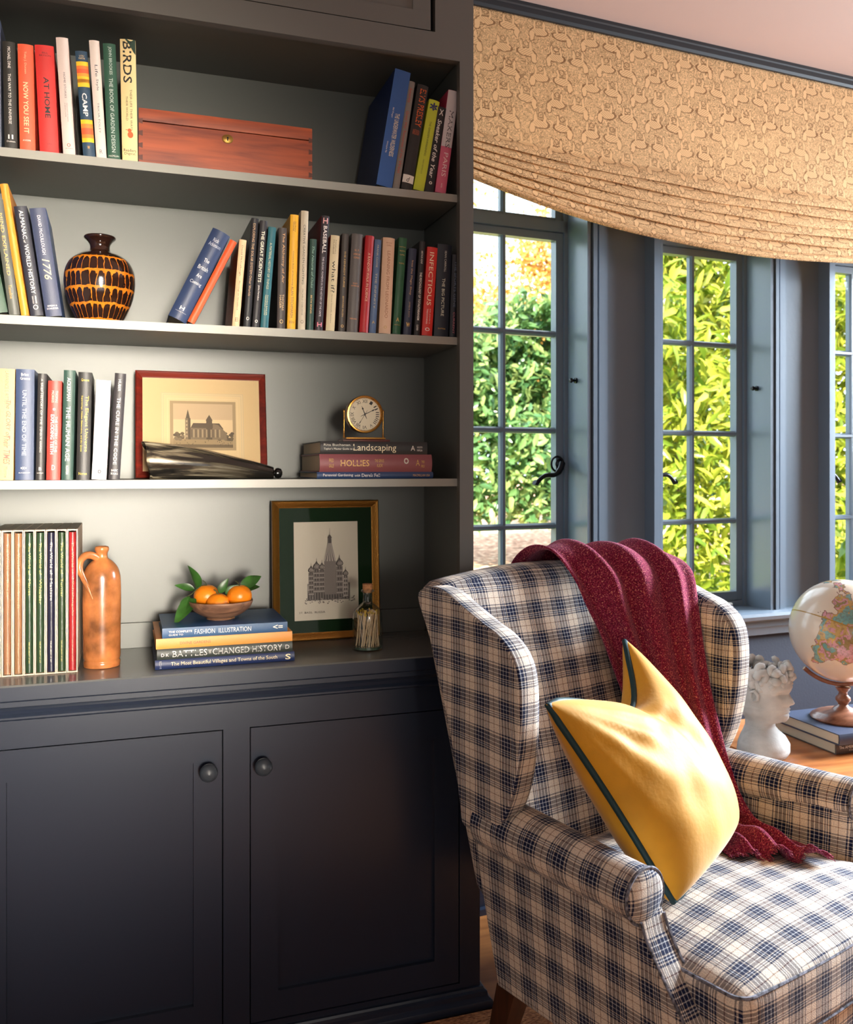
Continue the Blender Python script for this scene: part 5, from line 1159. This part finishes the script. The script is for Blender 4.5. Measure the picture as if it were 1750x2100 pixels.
def globem():
    m=bpy.data.materials.new('globe_paper'); m.use_nodes=True; N=m.node_tree.nodes; L=m.node_tree.links; p=N['Principled BSDF']
    tc=N.new('ShaderNodeTexCoord'); n=N.new('ShaderNodeTexNoise'); n.inputs['Scale'].default_value=9; n.inputs['Detail'].default_value=6; n.inputs['Roughness'].default_value=.6; L.new(tc.outputs['Object'],n.inputs['Vector'])
    sp=N.new('ShaderNodeSeparateXYZ'); L.new(tc.outputs['Object'],sp.inputs[0])
    big=N.new('ShaderNodeTexNoise'); big.inputs['Scale'].default_value=9.5; big.inputs['Detail'].default_value=5; mp=N.new('ShaderNodeMapping'); mp.inputs['Location'].default_value=(3.1,.4,.62); L.new(tc.outputs['Object'],mp.inputs[0]); L.new(mp.outputs[0],big.inputs['Vector'])
    from mathutils import Euler
    mi_=Euler((math.radians(10),math.radians(22),math.radians(20))).to_matrix().inverted()
    fac=big.outputs['Fac']
    for (vx,vy,vz,amp,rad) in ((-.74,-.62,.25,.16,.070),(-.45,-.85,.55,.12,.050),(-.62,-.72,-.30,.07,.040),(-.95,-.15,-.1,-.10,.07)):
        q=mi_@(Vector((vx,vy,vz)).normalized()*.141)
        vd=N.new('ShaderNodeVectorMath'); vd.operation='DISTANCE'; L.new(tc.outputs['Object'],vd.inputs[0]); vd.inputs[1].default_value=q
        e_=math_(N,L,'POWER',2.718,math_(N,L,'MULTIPLY',math_(N,L,'POWER',math_(N,L,'DIVIDE',vd.outputs['Value'],rad),2),-1))
        fac=math_(N,L,'ADD',fac,math_(N,L,'MULTIPLY',e_,amp))
    land=ramp(N,[(.575,(0,0,0)),(.585,(1,1,1))],'LINEAR'); L.new(fac,land.inputs[0])
    n4=N.new('ShaderNodeTexNoise'); n4.inputs['Scale'].default_value=22; n4.inputs['Detail'].default_value=3; L.new(tc.outputs['Object'],n4.inputs['Vector'])
    lc=ramp(N,[(0,lin((110,158,158))),(.36,lin((120,166,160))),(.44,lin((196,160,96))),(.50,lin((206,150,160))),(.55,lin((150,130,84))),(.60,lin((104,156,150))),(.68,lin((214,184,110)))]); L.new(n4.outputs['Fac'],lc.inputs[0])
    n5=N.new('ShaderNodeTexNoise'); n5.inputs['Scale'].default_value=150; n5.inputs['Detail'].default_value=3; L.new(tc.outputs['Object'],n5.inputs['Vector'])
    gr5=ramp(N,[(.40,(0,0,0)),(.5,(1,1,1))],'LINEAR'); L.new(n5.outputs['Fac'],gr5.inputs[0])
    oc=mixc(N,L,n.outputs['Fac'],lin((226,210,190)),lin((214,196,176)))
    lcc=mixc(N,L,gr5.outputs[0],lin((120,86,66)),lc.outputs[0]); lcc=mixc(N,L,.6,lcc,lc.outputs[0])
    c=mixc(N,L,land.outputs[0],oc,lcc)
    coast=math_(N,L,'LESS_THAN',math_(N,L,'ABSOLUTE',math_(N,L,'SUBTRACT',fac,.578)),.006); c=mixc(N,L,math_(N,L,'MULTIPLY',coast,.7),c,lin((110,66,56)))
    eq=math_(N,L,'LESS_THAN',math_(N,L,'ABSOLUTE',sp.outputs[2]),.0016); c=mixc(N,L,eq,c,lin((170,130,60)))
    L.new(c,p.inputs['Base Color']); p.inputs['Roughness'].default_value=.25; p.inputs['Coat Weight'].default_value=.4
    b=N.new('ShaderNodeBump'); b.inputs['Strength'].default_value=.4; b.inputs['Distance'].default_value=.003; L.new(big.outputs['Fac'],b.inputs['Height']); L.new(b.outputs[0],p.inputs['Normal']); return m
gc=.870-gz0; gr=.141
mb=MB(); mb.lathe([(0,0),(.084,0),(.086,.004),(.082,.009),(.074,.012),(.072,.015),(.060,.018),(.056,.021),(.030,.025),(.024,.031),(.016,.035),(.012,.040),(.015,.046),(.020,.052),(.019,.060),(.012,.067),(.011,.074),(.016,.080),(.020,.088),(.0,.090)],40); mb.build('stand',GLOBEW,gl,angle=50)
mb=MB(); mb.tube([(((gr+.010)*math.cos(q)*-.9),(gr+.010)*math.cos(q)*.4,gc+(gr+.010)*math.sin(q)) for q in [math.radians(-135+ 45*k/6) for k in range(13)]],.006,8); mb.build('cradle_arm',GLOBEW,gl)
mb=MB(); mb.lathe([(max(1e-5,gr*math.sin(q)),-gr*math.cos(q)) for q in [pi*k/40 for k in range(41)]],64); sp_=mb.build('sphere',globem(),gl,angle=180); sp_.location=(0,0,gc); sp_.rotation_euler=(math.radians(10),math.radians(22),math.radians(20))
# bust planter
bu=thing('bust_planter','white classical head bust planter with curly hair rim between chair wing and globe','bust',(1.605,1.955,TZ+.0005),math.radians(-58))
BM_=mat('bust_plaster',(186,184,180),.75,var=.18,vscale=18,bump=.3,bscale=120)
def metaparts(balls,res=.006):
    md=bpy.data.metaballs.new('m'); md.resolution=res; md.render_resolution=res; md.threshold=.6
    for (x,y,z,r,sx,sy,sz) in balls:
        e=md.elements.new(); e.type='ELLIPSOID'; e.co=(x,y,z); e.radius=r; e.size_x=sx; e.size_y=sy; e.size_z=sz
    ob=bpy.data.objects.new('m',md); COL.objects.link(ob); dg=bpy.context.evaluated_depsgraph_get(); dg.update()
    me=bpy.data.meshes.new_from_object(ob.evaluated_get(dg)); vs=[tuple(v.co) for v in me.vertices]; fs=[tuple(p.vertices) for p in me.polygons]
    bpy.data.objects.remove(ob); bpy.data.metaballs.remove(md); bpy.data.meshes.remove(me); return vs,fs
# face looks to +x (right); heights above the table
def head_mesh():
    mb=MB()
    # superposed profile: sections by height give front (x+), back (x-) and half width
    S=[(0.0,.060,-.060,.075),(.010,.066,-.064,.080),(.030,.066,-.062,.078),(.048,.056,-.056,.066),(.062,.040,-.050,.048),(.074,.030,-.046,.038),(.086,.030,-.046,.036),
       (.090,.044,-.046,.036),(.096,.060,-.050,.038),(.104,.066,-.056,.044),(.112,.0665,-.060,.049),(.117,.063,-.062,.051),(.121,.069,-.063,.052),(.125,.066,-.064,.053),(.129,.070,-.064,.054),(.133,.066,-.065,.054),
       (.138,.070,-.066,.055),(.1425,.079,-.067,.056),(.147,.082,-.067,.057),(.154,.078,-.068,.058),(.162,.071,-.068,.059),(.169,.067,-.069,.060),(.176,.071,-.069,.061),(.186,.073,-.070,.062),(.200,.071,-.070,.063),(.215,.066,-.068,.062)]
    n=48; m=len(S)
    def f(u,v):
        k=v*(m-1); i=min(m-2,int(k)); q=k-i; a=[S[i][j]*(1-q)+S[i+1][j]*q for j in range(4)]
        z,fr,bk,hw=a; t=2*pi*u; c,s=math.cos(t),math.sin(t)
        x=(fr if c>0 else -bk)*c; 
        # nose, lips, chin are narrow ridges in front
        if z>.088 and c>0:
            base=.064 if z<.17 else .068
            ridge=fr-base; wdt=.23 if .135<z<.172 else .38
            if ridge>0: x=base*c+ridge*math.exp(-(s/wdt)**2)*c
            # eye socket
            x-=.010*math.exp(-((z-.171)/.009)**2)*math.exp(-((abs(s)-.42)/.16)**2)
            x+=.004*math.exp(-((z-.169)/.0045)**2)*math.exp(-((abs(s)-.42)/.10)**2)
            x+=.005*math.exp(-((z-.184)/.006)**2)*math.exp(-((abs(s)-.40)/.25)**2)
        return (x,hw*s*(1.0),z)
    mb.grid(f,n,(m-1)*3,closeu=True)
    vs=[f(k/n,0) for k in range(n)]; mb.add(vs,[tuple(range(n))[::-1]])
    return mb
mb=head_mesh(); mb.build('head',BM_,bu,angle=70)
mb=MB(); random.seed(9)
for ringz,cnt,rad,r0 in ((.196,15,.058,.016),(.214,15,.064,.018),(.231,13,.060,.015),(.183,9,.058,.012)):
    for k in range(cnt):
        a=2*pi*k/cnt+random.uniform(-.1,.1)
        if ringz<.19 and abs(a if a<pi else a-2*pi)<.9: continue
        cx,cy=rad*1.05*math.cos(a),rad*.95*math.sin(a); rr=r0*random.uniform(.8,1.15)
        # each curl is a short coil
        pts=[]; 
        for j in range(9):
            q=j/8*1.7*pi+random.uniform(0,.1)+k; pts.append((cx+rr*.6*math.cos(q)*math.sin(a+.5),cy-rr*.6*math.cos(q)*math.cos(a+.5),ringz+rr*.6*math.sin(q)+j*.0006))
        mb.tube(pts,[rr*.42]+[rr*.62]*7+[rr*.4],7)
mb.build('curly_hair',BM_,bu,angle=80)
mb=MB()
for s_ in (-1,1):
    mb.tube([(-.004,s_*.060,.150),(.006,s_*.063,.156),(.008,s_*.064,.168),(0,s_*.065,.178),(-.010,s_*.064,.174),(-.010,s_*.063,.160)],[.003,.005,.005,.005,.004,.003],8)
mb.build('ears',BM_,bu)

# ------------------------------------------------------------------ garden
def leafmat(name,c1,c2,c3,tr=.35,rough=.35):
    m=bpy.data.materials.new(name); m.use_nodes=True; N=m.node_tree.nodes; L=m.node_tree.links; p=N['Principled BSDF']
    g=N.new('ShaderNodeNewGeometry'); r=ramp(N,[(0,lin(c1)),(.5,lin(c2)),(1,lin(c3))],'LINEAR'); L.new(g.outputs['Random Per Island'],r.inputs[0])
    L.new(r.outputs[0],p.inputs['Base Color']); p.inputs['Roughness'].default_value=rough
    t=N.new('ShaderNodeBsdfTranslucent'); L.new(r.outputs[0],t.inputs[0]); ms=N.new('ShaderNodeMixShader'); ms.inputs[0].default_value=tr
    L.new(p.outputs[0],ms.inputs[1]); L.new(t.outputs[0],ms.inputs[2]); L.new(ms.outputs[0],N['Material Output'].inputs[0]); return m
def leaf_cloud(n,center_fn,L_,Wd,rng,down=.3):
    # each leaf: 6 vertices, 4 quads-ish
    c=center_fn(n,rng); d=rng.normal(size=(n,3)); d[:,2]-=down; d/=np.linalg.norm(d,axis=1)[:,None]
    nn=rng.normal(size=(n,3)); nn[:,1]-=.8; nn[:,2]+=.8; nn-=d*(nn*d).sum(1)[:,None]; nn/=np.linalg.norm(nn,axis=1)[:,None]
    s=np.cross(d,nn); sc=rng.uniform(.7,1.25,n)[:,None]; l=L_*sc; w=Wd*sc
    V=np.stack([c,c+d*l*.35-s*w*.5+nn*w*.15,c+d*l*.35,c+d*l*.35+s*w*.5+nn*w*.15,c+d*l*.72-s*w*.40-nn*l*.03+nn*w*.1,c+d*l*.72-nn*l*.05,c+d*l*.72+s*w*.40-nn*l*.03+nn*w*.1,c+d*l-nn*l*.14],1)
    F=np.array([(0,1,2),(0,2,3),(1,4,5),(1,5,2),(2,5,6),(2,6,3),(4,7,5),(5,7,6)]); F=(F[None]+8*np.arange(n)[:,None,None]).reshape(-1,3)
    return V.reshape(-1,3),F
def add_leaves(name,V,F,m,parent,stuff=True):
    me=bpy.data.meshes.new(name); me.vertices.add(len(V)); me.vertices.foreach_set('co',V.astype(np.float32).ravel())
    me.loops.add(len(F)*3); me.loops.foreach_set('vertex_index',F.astype(np.int32).ravel()); me.polygons.add(len(F))
    me.polygons.foreach_set('loop_start',np.arange(0,len(F)*3,3,dtype=np.int32)); me.update(); me.validate(); me.materials.append(m)
    me.polygons.foreach_set('use_smooth',[True]*len(F))
    o=bpy.data.objects.new(name,me); COL.objects.link(o); o.parent=parent; tag(o,kind='stuff'); return o
def shell(cx,cy,cz,rx,ry,rz,lumps=14,seed=0,thick=.35):
    rg=np.random.RandomState(seed); L_=[(rg.uniform(-1,1)*rx,rg.uniform(-1,.2)*ry*.8,rg.uniform(-.9,.95)*rz,rg.uniform(.28,.5)) for _ in range(lumps)]
    def fn(n,rng):
        k=rng.randint(0,lumps,n); A=np.array(L_)[k]; d=rng.normal(size=(n,3)); d/=np.linalg.norm(d,axis=1)[:,None]; d[:,1]=-np.abs(d[:,1])*1.0
        rr=(rng.uniform(1-thick,1.0,n)*A[:,3]*min(rx,rz))[:,None]
        return np.array((cx,cy,cz))+A[:,:3]+d*rr
    return fn
rng=np.random.RandomState(11)
def ground_z(x,y): return .02+.038*(y-2.7)
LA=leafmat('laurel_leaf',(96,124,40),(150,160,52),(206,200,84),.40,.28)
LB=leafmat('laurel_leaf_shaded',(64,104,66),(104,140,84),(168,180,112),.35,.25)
LG=leafmat('autumn_leaf',(176,128,50),(206,164,84),(222,196,130),.45,.5)
BARK=mat('bark',(84,62,46),.9,bump=.8,bscale=40)
def bush(name,label,cat,loc,fn,n,L_,Wd,m,trunks,group=None,down=.3):
    root=thing(name,label,cat,loc,group=group)
    V,F=leaf_cloud(n,fn,L_,Wd,rng,down); add_leaves('foliage',V-np.array(loc),F,m,root)
    for tr in trunks:
        mb=MB(); mb.tube([Vector(p)-Vector(loc) for p in tr[0]],tr[1],8); mb.build('trunk',BARK,root)
    return root
def slabfn(x0,x1,yf,y_th,z0,z1,amp=.5):
    def fn(n,rng):
        x=rng.uniform(x0,x1,n); z=rng.uniform(0,1,n); zt=z0+(z1-z0)*(z**.9)
        y=yf+amp*np.sin(x*2.3+1)*np.cos(zt*2.1+x)+.25*amp*np.sin(x*7+zt*5)+rng.uniform(0,y_th,n)+ .25*np.maximum(0,zt-1.5)
        edge=z1*(.9+.08*np.sin(x*3.1)+.05*np.sin(x*8)); zt=np.minimum(zt,edge)
        return np.stack([x,y,zt],1)
    return fn
gz=lambda y:ground_z(0,y)
bush('laurel_bush','yellow green sunlit laurel bush close outside the right hand windows','bush',(5.2,5.4,gz(5.4)),slabfn(3.25,9.5,5.0,.9,.42,5.2,.30),56000,.155,.040,LA,[([(3.7,5.6,.0),(3.8,5.6,.8),(4.1,5.7,2)],[.04,.035,.02]),([(5.0,5.6,.0),(4.8,5.6,.9),(5.2,5.7,2.2)],[.04,.035,.02])],group='laurel bushes outside')
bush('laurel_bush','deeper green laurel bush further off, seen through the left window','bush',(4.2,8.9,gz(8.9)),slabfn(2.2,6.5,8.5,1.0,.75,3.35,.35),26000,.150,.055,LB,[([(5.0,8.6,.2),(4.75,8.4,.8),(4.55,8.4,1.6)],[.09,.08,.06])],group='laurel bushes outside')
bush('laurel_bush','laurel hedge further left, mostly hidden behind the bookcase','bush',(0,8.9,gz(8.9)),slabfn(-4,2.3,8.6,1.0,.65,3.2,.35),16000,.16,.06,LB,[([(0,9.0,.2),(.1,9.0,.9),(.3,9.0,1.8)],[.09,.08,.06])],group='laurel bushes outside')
bush('golden_tree','tree with golden autumn leaves rising behind the far laurel bush','tree',(6.6,12.5,gz(12.5)),shell(6.9,12.5,4.7,2.4,1.6,2.6,26,3,.8),30000,.085,.050,LG,[([(6.6,12.7,.2),(6.7,12.7,3),(7.0,12.7,6)],[.16,.12,.05])])
def groundm():
    m=bpy.data.materials.new('garden_ground'); m.use_nodes=True; N=m.node_tree.nodes; L=m.node_tree.links; p=N['Principled BSDF']
    tc=N.new('ShaderNodeTexCoord'); n=N.new('ShaderNodeTexNoise'); n.inputs['Scale'].default_value=14; n.inputs['Detail'].default_value=6; L.new(tc.outputs['Object'],n.inputs['Vector'])
    mu=ramp(N,[(.35,lin((120,84,60))),(.55,lin((196,150,120))),(.65,lin((230,200,170)))],'LINEAR'); L.new(n.outputs['Fac'],mu.inputs[0])
    gr_=ramp(N,[(.35,lin((110,140,60))),(.65,lin((180,196,110)))],'LINEAR'); L.new(n.outputs['Fac'],gr_.inputs[0])
    sp=N.new('ShaderNodeSeparateXYZ'); L.new(tc.outputs['Object'],sp.inputs[0]); f=ramp(N,[(.0,(0,0,0)),(1,(1,1,1))],'LINEAR')
    k=math_(N,L,'SUBTRACT',math_(N,L,'ADD',sp.outputs[1],n.outputs['Fac']),7.4); L.new(k,f.inputs[0])
    c=mixc(N,L,f.outputs[0],gr_.outputs[0],mu.outputs[0]); L.new(c,p.inputs['Base Color']); p.inputs['Roughness'].default_value=.95; return m
mb=MB(); mb.grid(lambda u,v:(-6+u*30,2.72+v*25,ground_z(0,2.72+v*25)+.02*math.sin(u*40)*math.cos(v*37)*(v>.05)),60,60); o=mb.build('garden_ground',groundm(),angle=180); tag(o,kind='structure')
# ------------------------------------------------------------------ rug
def rugm():
    m=bpy.data.materials.new('rug_jute'); m.use_nodes=True; N=m.node_tree.nodes; L=m.node_tree.links; p=N['Principled BSDF']
    tc=N.new('ShaderNodeTexCoord'); n=N.new('ShaderNodeTexNoise'); n.inputs['Scale'].default_value=90; n.inputs['Detail'].default_value=3; mp=N.new('ShaderNodeMapping'); mp.inputs['Scale'].default_value=(1,3,1); L.new(tc.outputs['Object'],mp.inputs[0]); L.new(mp.outputs[0],n.inputs['Vector'])
    r=ramp(N,[(.35,lin((120,68,40))),(.65,lin((206,142,92)))],'LINEAR'); L.new(n.outputs['Fac'],r.inputs[0]); L.new(r.outputs[0],p.inputs['Base Color']); p.inputs['Roughness'].default_value=.95
    b=N.new('ShaderNodeBump'); b.inputs['Strength'].default_value=1; b.inputs['Distance'].default_value=.006; L.new(n.outputs['Fac'],b.inputs['Height']); L.new(b.outputs[0],p.inputs['Normal']); return m
mb=MB(); mb.rbox(1.9,1.35,.004,.003,4,c=(1.0,.655,.0045)); o=mb.build('rug',rugm()); tag(o,'tan woven rug on the floor under the plaid wing chair','rug')
